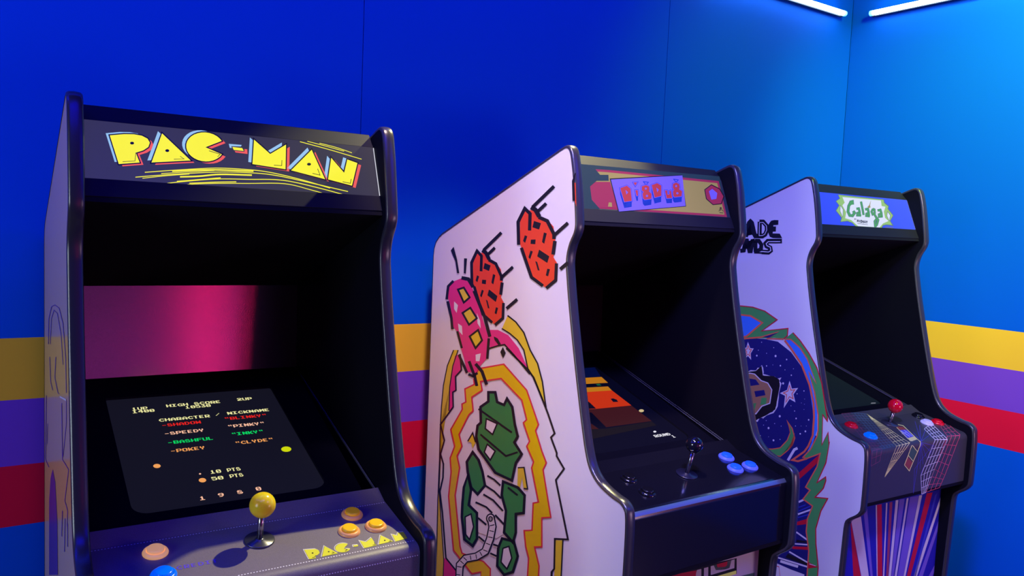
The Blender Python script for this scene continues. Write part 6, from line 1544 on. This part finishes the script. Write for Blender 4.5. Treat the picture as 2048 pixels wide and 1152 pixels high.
def decals(m, key, place, scale=.00014):
    for col, lay, c in ART.get(key, []):
        pts = [(c[i]/1e4, c[i+1]/1e4) for i in range(0, len(c), 2)]
        m_place(m, pts, col, lay, place, scale)
def m_place(m, pts, col, lay, place, scale=.00014):
    for piece in place.split(pts):
        m.face([place(a, b, scale*(lay+1)) for a, b in piece], col)
class OnLine:
    """maps (sideways, distance along a (u, z) polyline) to cabinet space"""
    def __init__(s, poly, up=0.0):
        s.p = poly; s.up = up; s.L = [0]
        for a, b in zip(poly, poly[1:]): s.L.append(s.L[-1] + math.hypot(b[0]-a[0], b[1]-a[1]))
    def __call__(s, x, t, d):
        i = 0
        while i < len(s.p)-2 and t > s.L[i+1]: i += 1
        a, b = s.p[i], s.p[i+1]; l = s.L[i+1]-s.L[i]; f = (t-s.L[i])/l
        nu, nz = -(b[1]-a[1])/l, (b[0]-a[0])/l
        d += s.up
        if len(s.p) > 2 and abs(t-s.L[i]) < 1e-6 and i > 0:
            a0 = s.p[i-1]; l0 = s.L[i]-s.L[i-1]; mu, mz = -(a[1]-a0[1])/l0, (a[0]-a0[0])/l0
            nu, nz = (nu+mu)/2, (nz+mz)/2
        return (x, -(a[0]+(b[0]-a[0])*f + nu*d), a[1]+(b[1]-a[1])*f + nz*d)
    def split(s, pts):
        if len(s.p) == 2: return [pts]
        out = []
        for i in range(len(s.p)-1):
            lo = s.L[i] if i else -9; hi = s.L[i+1] if i < len(s.p)-2 else 9
            q = clip(clip(pts, lo, 1), hi, -1)
            if len(q) > 2: out.append(q)
        return out
def clip(pts, v, sg):
    out = []
    for i in range(len(pts)):
        a, b = pts[i-1], pts[i]
        ia, ib = (a[1]-v)*sg >= 0, (b[1]-v)*sg >= 0
        if ia != ib:
            t = (v-a[1])/(b[1]-a[1]); out.append((a[0]+(b[0]-a[0])*t, v))
        if ib: out.append(b)
    return out
class OnSide:
    def __call__(s, u, z, d): return (-W/2 - d, -u, z)
    def split(s, pts): 
        return [pts]

# keep the side artwork inside the cabinet side
def clip_halfplanes(pts):
    q = [(max(.004, a), max(.02, b)) for a, b in pts]
    return q

FONT = {c: r.split() for c, r in {
 '0':'0111110 1100011 1100111 1111011 1110011 1100011 0111110', '1':'0011000 0111000 0011000 0011000 0011000 0011000 1111110',
 '2':'0111110 1100011 0000111 0011110 0111100 1110000 1111111','3':'0111110 0000110 0001100 0011110 0000011 1100011 0111110',
 '4':'0001110 0011110 0110110 1100110 1111111 0000110 0000110','5':'1111110 1100000 1111110 0000011 0000011 1100011 0111110',
 '8':'0111100 1100010 1110010 0111100 1001111 1000011 0111110','9':'0111110 1100011 1100011 0111111 0000011 0000110 0111100',
 'A':'0011100 0110110 1100011 1100011 1111111 1100011 1100011','B':'1111110 1100011 1100011 1111110 1100011 1100011 1111110',
 'C':'0011110 0110011 1100000 1100000 1100000 0110011 0011110','D':'1111100 1100110 1100011 1100011 1100011 1100110 1111100',
 'E':'1111110 1100000 1100000 1111100 1100000 1100000 1111110','F':'1111111 1100000 1100000 1111110 1100000 1100000 1100000',
 'G':'0011111 0110000 1100000 1100111 1100011 0110011 0011111','H':'1100011 1100011 1100011 1111111 1100011 1100011 1100011',
 'I':'1111110 0011000 0011000 0011000 0011000 0011000 1111110','K':'1100011 1100110 1101100 1111000 1111100 1101110 1100111',
 'L':'1100000 1100000 1100000 1100000 1100000 1100000 1111110','M':'1100011 1110111 1111111 1111111 1101011 1100011 1100011',
 'N':'1100011 1110011 1111011 1111111 1101111 1100111 1100011','O':'0111110 1100011 1100011 1100011 1100011 1100011 0111110',
 'P':'1111110 1100011 1100011 1100011 1111110 1100000 1100000','R':'1111110 1100011 1100011 1100111 1111100 1101110 1100111',
 'S':'0111100 1100110 1100000 0111110 0000011 1100011 0111110','T':'1111110 0011000 0011000 0011000 0011000 0011000 0011000',
 'U':'1100011 1100011 1100011 1100011 1100011 1100011 0111110','W':'1100011 1100011 1101011 1111111 1111111 1110111 1100011',
 'X':'1100011 1110111 0111110 0011100 0111110 1110111 1100011','Y':'1100110 1100110 1100110 0111100 0011000 0011000 0011000',
 '-':'0000000 0000000 0000000 0111110 0000000 0000000 0000000','/':'0000010 0000100 0001000 0010000 0100000 1000000 0000000',
 '"':'0110110 0110110 0010010 0000000 0000000 0000000 0000000',' ':'0 0 0 0 0 0 0'}.items()}
def words(m, lst, place, prefix, hh=.0122):
    for t, x0, x1, s, c in lst:
        x0, x1, s = x0/1e4, x1/1e4, s/1e4
        cw = (x1-x0)/len(t) if len(t) > 2 or t == '10' or t == '50' else .0122
        for i, ch in enumerate(t):
            for r, row in enumerate(FONT[ch]):
                k = 0
                while k < len(row):
                    if row[k] == '1':
                        j = k
                        while j < len(row) and row[j] == '1': j += 1
                        a = x0 + cw*(i + k/8); b = x0 + cw*(i + j/8)
                        t0 = s - hh*(7-r)/7.2; t1 = t0 + hh/7.2
                        m_place(m, [(a, t0), (b, t0), (b, t1), (a, t1)], prefix + c, 1, place)
                        k = j
                    else: k += 1

def button(root, x, t, cap_mat, rim_mat, label=None):
    p = OnLine(CPP); o = Vector(p(x, t, 0)); n = (Vector(p(x, t, 1)) - o).normalized()
    m = MB(); m.lathe([(.0215,0),(.0217,.0015),(.0205,.0040),(.0180,.0062),(.0158,.0066),(.0150,.0052),(.0150,.0020)], o, n, rim_mat, 32)
    b = m.build('button', root)
    m = MB(); m.lathe([(.0146,.0015),(.0146,.0088),(.0138,.0104),(.0120,.0110),(.0060,.0107),(0,.0105)], o, n, cap_mat, 32)
    m.build('plunger', b)
    if label: b['label'] = label
    return b

def joystick(root, x, t, lean, h, ball_mat, shaft_mat, disc_mat, br=.0235, label=None, shaft_r=.0058):
    p = OnLine(CPP); o = Vector(p(x, t, 0)); n = (Vector(p(x, t, 1)) - o).normalized()
    m = MB(); m.lathe([(0,.0008),(.0275,.0008),(.0275,.0022),(.0262,.0034),(.0095,.0034),(.0085,.0058),(0,.0058)], o, n, disc_mat, 36)
    b = m.build('joystick', root)
    d = (n + Vector(lean)).normalized()
    m = MB(); m.lathe([(0,.004),(shaft_r,.004),(shaft_r,h-br*.8),(0,h-br*.8)], o, d, shaft_mat, 20); m.build('shaft', b)
    prof = [(br*math.sin(a), h - br*math.cos(a)) for a in [math.pi*k/20 for k in range(21)]]
    m = MB(); m.lathe(prof, o, d, ball_mat, 40); m.build('ball_top', b)
    if label: b['label'] = label
    return b

def screw(m, x, u, z, n, r=.0035):
    m.lathe([(r,0),(r*.8,.0012),(0,.0015)], (x, -u, z), n, 'screw_metal', 12)

def cabinet(ci, loc, rz, cfg, label):
    root = empty('arcade_cabinet', loc, rz); tag(root, label, 'arcade machine', 'arcade cabinets along the wall')
    inset = offset(OUT, .0045, True)
    for s in (-1, 1):
        m = MB()
        a, b = (s*W/2, s*RI)
        x0, x1 = min(a, b), max(a, b)
        m.prism(inset, x0+.0003, x1-.0003, 'black_laminate', cfg['side'] if s < 0 else None, cfg['side'] if s > 0 else None)
        if s < 0: decals(m, 'side%d' % ci, OnSide())
        sp = m.build('side_panel', root)
        if s < 0: sp['label'] = cfg['side_label']
        m = MB(); h = TH/2; cx = (a+b)/2
        sec = [(-h-.0004,.0035),(-h-.0004,-.0006),(-h+.0012,-.0026),(-h+.0040,-.0040),(0,-.0047),(h-.0040,-.0040),(h-.0012,-.0026),(h+.0004,-.0006),(h+.0004,.0035)]
        path = OUT
        base = offset(path, .0045, True)
        rings = []
        for dx, dd in sec:
            ring = offset(path, .0045+dd, True); rings.append([(cx+dx, -u, z) for u, z in ring])
        n = len(path); vs = [v for r in rings for v in r]
        m.mesh(vs, [(i*n+k, i*n+(k+1) % n, (i+1)*n+(k+1) % n, (i+1)*n+k) for i in range(len(sec)-1) for k in range(n)], 'black_trim', True)
        m.build('edge_trim', root)
    e = .0002
    m = MB(); m.slab([(.012,1.478),(.05,1.503),(.585,1.738)], .012, -RI+e, RI-e, 'black_laminate'); m.build('roof_panel', root)
    m = MB(); m.prism([(.585,1.738),(.612,1.709),(.607,1.702),(.575,1.728),(.572,1.7325)], -RI+e, RI-e, 'black_metal'); m.build('marquee_retainer', root, .0012)
    m = MB(); m.prism([(.6545,1.6045),(.669,1.573),(.655,1.568),(.647,1.603)], -RI+e, RI-e, 'black_metal'); m.build('marquee_retainer', root, .0012)
    m = MB(); q = [(.612,1.709),(.654,1.604)]
    m.prism([q[0], q[1], (.649,1.6025), (.607,1.7075)], -RI+.0015, RI-.0015, cfg['marquee'])
    pl = OnLine(MQP)
    m_place(m, [(-RI+.002, .001), (RI-.002, .001), (RI-.002, .1125), (-RI+.002, .1125)], cfg['marquee'], -.5, pl)
    decals(m, 'marquee%d' % ci, pl)
    if ci == 0: 
        m_place(m, [(RI-.0016, .001), (RI+.0001, .001), (RI+.0001, .112), (RI-.0016, .112)], 'lwhite', 1, pl)
    if ci == 2:
        m_place(m, [(RI-.0012, .001), (RI+.0001, .001), (RI+.0001, .112), (RI-.0012, .112)], 'g_edgeglow', 1, pl)
    mq = m.build('marquee', root); mq['label'] = cfg['marquee_label']
    m = MB(); m.slab([(.667,1.573),(.129,1.38)], -.01, -RI+e, RI-e, 'black_matte')
    sp_pl = OnLine([(.667,1.573),(.129,1.38)])
    for sx in (-.21, .215): screw(m, sx, .655, 1.5683, (0, -.34, -.94))
    spk = m.build('speaker_panel', root)
    m = MB(); o = Vector(sp_pl(.012, .285, 0)); n = Vector((0, -(1.573-1.38)/.5716, -.538/.5716)).normalized()
    n = Vector((0, -.3377, -.9413))
    m.lathe([(.083,0),(.083,.003),(.080,.005),(.074,.005),(.0725,.0025),(.055,.0032),(.053,.0018),(.036,.0026),(.034,.0012),(.016,.0020),(0,.0020)], o, n, 'speaker_black', 40); m.build('speaker_grille', spk)
    m = MB(); m.slab([(.129,1.384),(.136,1.148)], .006, -RI+e, RI-e, 'satin_back'); m.build('back_panel', root)
    # monitor glass with a sunken screen
    m = MB(); s0, s1 = .098, .541
    x0, x1 = cfg.get('screen_x', (-.195, .182))
    full = math.hypot(.551, .175); pl = OnLine(SCP)
    def quad(a, b, c, d_, dd, mm): m.face([pl(a, c, dd), pl(b, c, dd), pl(b, d_, dd), pl(a, d_, dd)], mm)
    X0, X1 = -RI+.002, RI-.002
    r = .03
    corner = lambda cx, cy, a0: [(cx + r*math.cos(math.radians(a0+k*15)), cy + r*math.sin(math.radians(a0+k*15))) for k in range(7)]
    q = .005
    def corner2(cx, cy, a0): return [(cx + q*math.cos(math.radians(a0+k*30)), cy + q*math.sin(math.radians(a0+k*30))) for k in range(4)]
    hole = corner2(x1-q, s0+q, -90) + corner(x1-r, s1-r, 0) + corner(x0+r, s1-r, 90) + corner2(x0+q, s0+q, 180)
    # surround in four pieces round the opening
    outer = [(X0, 0.001), (X1, 0.001), (X1, full-.001), (X0, full-.001)]
    rights = [p for p in hole if True]
    def ringface(dd, mm):
        n = len(hole)
        def proj(p):
            cx, cy = (x0+x1)/2, (s0+s1)/2; dx, dy = p[0]-cx, p[1]-cy
            ts = []
            if dx > 0: ts.append((X1-cx)/dx)
            if dx < 0: ts.append((X0-cx)/dx)
            if dy > 0: ts.append((full-.001-cy)/dy)
            if dy < 0: ts.append((.001-cy)/dy)
            t = min(ts); return (cx+dx*t, cy+dy*t)
        for i in range(n):
            a, b = hole[i], hole[(i+1) % n]; pa, pb = proj(a), proj(b)
            pts = [pl(*a, dd), pl(*b, dd), pl(*pb, dd)]
            for cnr in outer:
                # add the corner if it lies between the two rays
                if abs(pa[0]-pb[0]) > 1e-5 and abs(pa[1]-pb[1]) > 1e-5 and min(pa[0],pb[0])-1e-6 <= cnr[0] <= max(pa[0],pb[0])+1e-6 and min(pa[1],pb[1])-1e-6 <= cnr[1] <= max(pa[1],pb[1])+1e-6:
                    pts.append(pl(*cnr, dd)); break
            pts.append(pl(*pa, dd)); m.face(pts, mm)
        for i in range(n):
            a, b = hole[i], hole[(i+1) % n]
            m.face([pl(*a, dd), pl(*b, dd), pl(*b, -.006), pl(*a, -.006)], 'bezel_black')
    ringface(0, 'bezel_gloss')
    for xa, xb in ((X1-.0025, X1), (X0, X0+.0025)): quad(xa, xb, .004, full-.002, .0004, 'glass_edge')
    n4 = len(outer)
    for i in range(4):
        a, b = outer[i], outer[(i+1) % 4]
        m.face([pl(*a, 0), pl(*b, 0), pl(*b, -.008), pl(*a, -.008)], 'glass_edge')
    m.build('monitor_bezel', root)
    m = MB(); m.face([pl(*p, -.0055) for p in hole], cfg['screen'])
    class Sunk(OnLine): pass
    sk = OnLine(SCP, -.0054)
    key = 'screen%d' % ci
    for col, lay, c in ART.get(key, []):
        pts = [(min(x1-.004, max(x0+.004, c[i]/1e4)), min(s1-.004, max(s0+.002, c[i+1]/1e4))) for i in range(0, len(c), 2)]
        m.face([sk(a, b, .00014*(lay+1)) for a, b in pts], col)
    if ci == 0: words(m, WORDS_A, sk, 't')
    if ci == 1: words(m, WORDS_B, sk, 'l', .012)
    sc = m.build('screen', root); sc['label'] = cfg['screen_label']
    # control panel with a rolled front edge
    m = MB()
    top = CPP; und = offset(CPP, .010); x0p, x1p = -RI+e, RI-e
    for poly, fl in ((top[:3], False), (top[2:-1], True), (top[-2:], False)):
        vs = [(x, -u, z) for x in (x0p, x1p) for u, z in poly]; k = len(poly)
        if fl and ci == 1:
            for lo_, hi_, mm in ((0, 2, cfg['cp']), (2, 5, 'edge_highlight'), (5, k-1, cfg['cp'])):
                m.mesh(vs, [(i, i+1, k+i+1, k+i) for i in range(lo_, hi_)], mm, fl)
        else:
            m.mesh(vs, [(i, i+1, k+i+1, k+i) for i in range(k-1)], cfg['cp'], fl)
    vs = [(x, -u, z) for x in (x0p, x1p) for u, z in und]; k = len(und)
    m.mesh(vs, [(i, k+i, k+i+1, i+1) for i in range(k-1)], cfg['cp'])
    m.face([(x0p, -top[-1][0], top[-1][1]), (x1p, -top[-1][0], top[-1][1]), (x1p, -und[-1][0], und[-1][1]), (x0p, -und[-1][0], und[-1][1])], cfg['cp'])
    pl = OnLine(CPP)
    decals(m, 'cp%d' % ci, pl, .0002)
    if ci == 0:
        L = pl.L
        for s, x0_, x1_ in ((.0435, -RI+.002, RI-.001), (.1895, -.06, RI-.004), (.2235, -.05, RI-.002)):
            x = x0_
            while x < x1_:
                m_place(m, [(x, s), (x+.0025, s), (x+.0025, s+.0019), (x, s+.0019)], 'stitch', 0, pl); x += .0052
        for i, ch in enumerate('CREDIT'):
            for r, row in enumerate(FONT[ch]):
                for k, bit in enumerate(row):
                    if bit == '1':
                        a = -.1500 + i*.0118 + k*.00128; b = .1322 + r*.00145 - i*.0000
                        m_place(m, [(a, b), (a+.0013, b), (a+.0013, b+.0015), (a, b+.0015)], 'print_violet', 1, pl)
    cp = m.build('control_panel', root); cp['label'] = cfg['cp_label']
    m = MB(); m.prism([(.8945,.766),(.8945,.754),(.815,.754),(.815,.766)], -RI+e, RI-e, 'black_laminate'); m.build('control_box_base', root)
    m = MB(); m.prism([(.823,.753),(.823,.06),(.811,.06),(.811,.753)], -RI+e, RI-e, cfg['kick'])
    kp = OnLine([(.823,.8),(.823,.05)])
    class Kick(OnLine): pass
    for col, lay, c in ART.get('kick%d' % ci, []):
        pts = [(min(RI-.001, max(-RI+.001, c[i]/1e4)), min(.752, c[i+1]/1e4)) for i in range(0, len(c), 2)]
        m.face([(a, -(.823+.00014*(lay+1)), z) for a, z in pts], col)
    kk = m.build('kick_panel', root); kk['label'] = cfg['kick_label']
    m = MB(); m.prism([(.004,.08),(.004,1.47),(.016,1.47),(.016,.08)], -RI+e, RI-e, 'black_laminate'); m.build('rear_panel', root)
    m = MB(); m.prism([(.016,.10),(.811,.10),(.811,.085),(.016,.085)], -RI+e, RI-e, 'black_laminate'); m.build('bottom_shelf', root)
    L = OnLine(CPP).L
    S = lambda u: L[1] + (u-.725)/(.872-.725)*(L[2]-L[1])
    for x, u, cm, rm, lb in cfg['buttons']: button(root, x, S(u), cm, rm, lb)
    j = cfg['stick']; joystick(root, j[0], S(j[1]), *j[2:])
    return root

AM = ('button_amber', 'button_amber_rim')
cabinet(0, (-2.92421, -0.03293, 0), -0.0123745, dict(side='side_cream', side_label='cream left side panel with violet line drawing', marquee='marquee_dark', marquee_label='lit black sign with blocky yellow lettering over speed lines',
    screen='screen_dark', screen_label='dark screen listing character nicknames in coloured letters', cp='cp_grain', cp_label='grainy black control panel with printed yellow lettering and dotted lines', kick='black_laminate', kick_label='plain black lower front panel',
    buttons=[(-.175,.764,'button_peach','button_peach','peach button, upper left'), (-.173,.828,'button_blue','button_blue','blue button, lower left'), (.195,.753)+AM+('amber button in shade',), (.168,.803)+AM+('amber button, left of the lit pair',), (.224,.803)+AM+('amber button nearest the right side panel',)],
    stick=(.001,.781,(0,0,0),.0745,'ball_yellow','shaft_metal','disc_metal',.0235,'joystick with a yellow ball')),
    'leftmost black arcade machine with lit yellow lettered sign and yellow ball joystick')
cabinet(1, (-1.89756, -0.09613, 0), 0.0072562, dict(side='side_white', side_label='white left side panel with orange boulders and a yellow zigzag ring', marquee='marquee_plain', marquee_label='lilac and yellow sign with tilted red block lettering',
    screen='screen_night', screen_label='screen showing orange and brown layers of earth', screen_x=(-.182,.182), cp='cp_gloss', cp_label='plain glossy black control panel', kick='kwhite', kick_label='lower front panel with framed red and green pictures',
    buttons=[(-.163,.765,'button_black','button_black','black button, upper left'), (-.164,.827,'button_black','button_black','black button, lower left'), (.203,.754,'button_sky','button_sky_rim','blue button farthest from the front'), (.174,.807,'button_sky','button_sky_rim','blue button nearest the front edge'), (.230,.809,'button_sky','button_sky_rim','blue button nearest the right side panel')],
    stick=(.010,.790,(.03,0,0),.083,'ball_black','shaft_metal','disc_black',.0215,'joystick with a black ball')),
    'middle arcade machine, white sided with orange boulders, three blue buttons and black ball joystick')
cabinet(2, (-0.85066, -0.04746, 0), -0.0408415, dict(side='side_white', side_label='white left side panel with a navy starry scene edged in green', marquee='marquee_blue', marquee_label='lit blue sign with green lettering in a white burst',
    screen='screen_green', screen_label='dark blank screen', screen_x=(-.182,.180), cp='cp_grey', cp_label='grey control panel with neon line grids folding over its edge', kick='kick_navy', kick_label='lower front panel with red, white and blue rays',
    buttons=[(-.140,.746,'button_red','button_red','red button, upper left'), (-.145,.816,'button_blue','button_blue','blue button, lower left'), (.225,.750,'button_black','button_black','black button'), (.201,.795,'button_white','button_white','white button'), (.252,.802,'button_red','button_red','red button nearest the right side panel')],
    stick=(.036,.765,(.06,0,0),.064,'ball_red','shaft_metal','disc_metal',.0235,'joystick with a red ball')),
    'rightmost arcade machine by the corner, blue lit sign, starry side and red ball joystick')
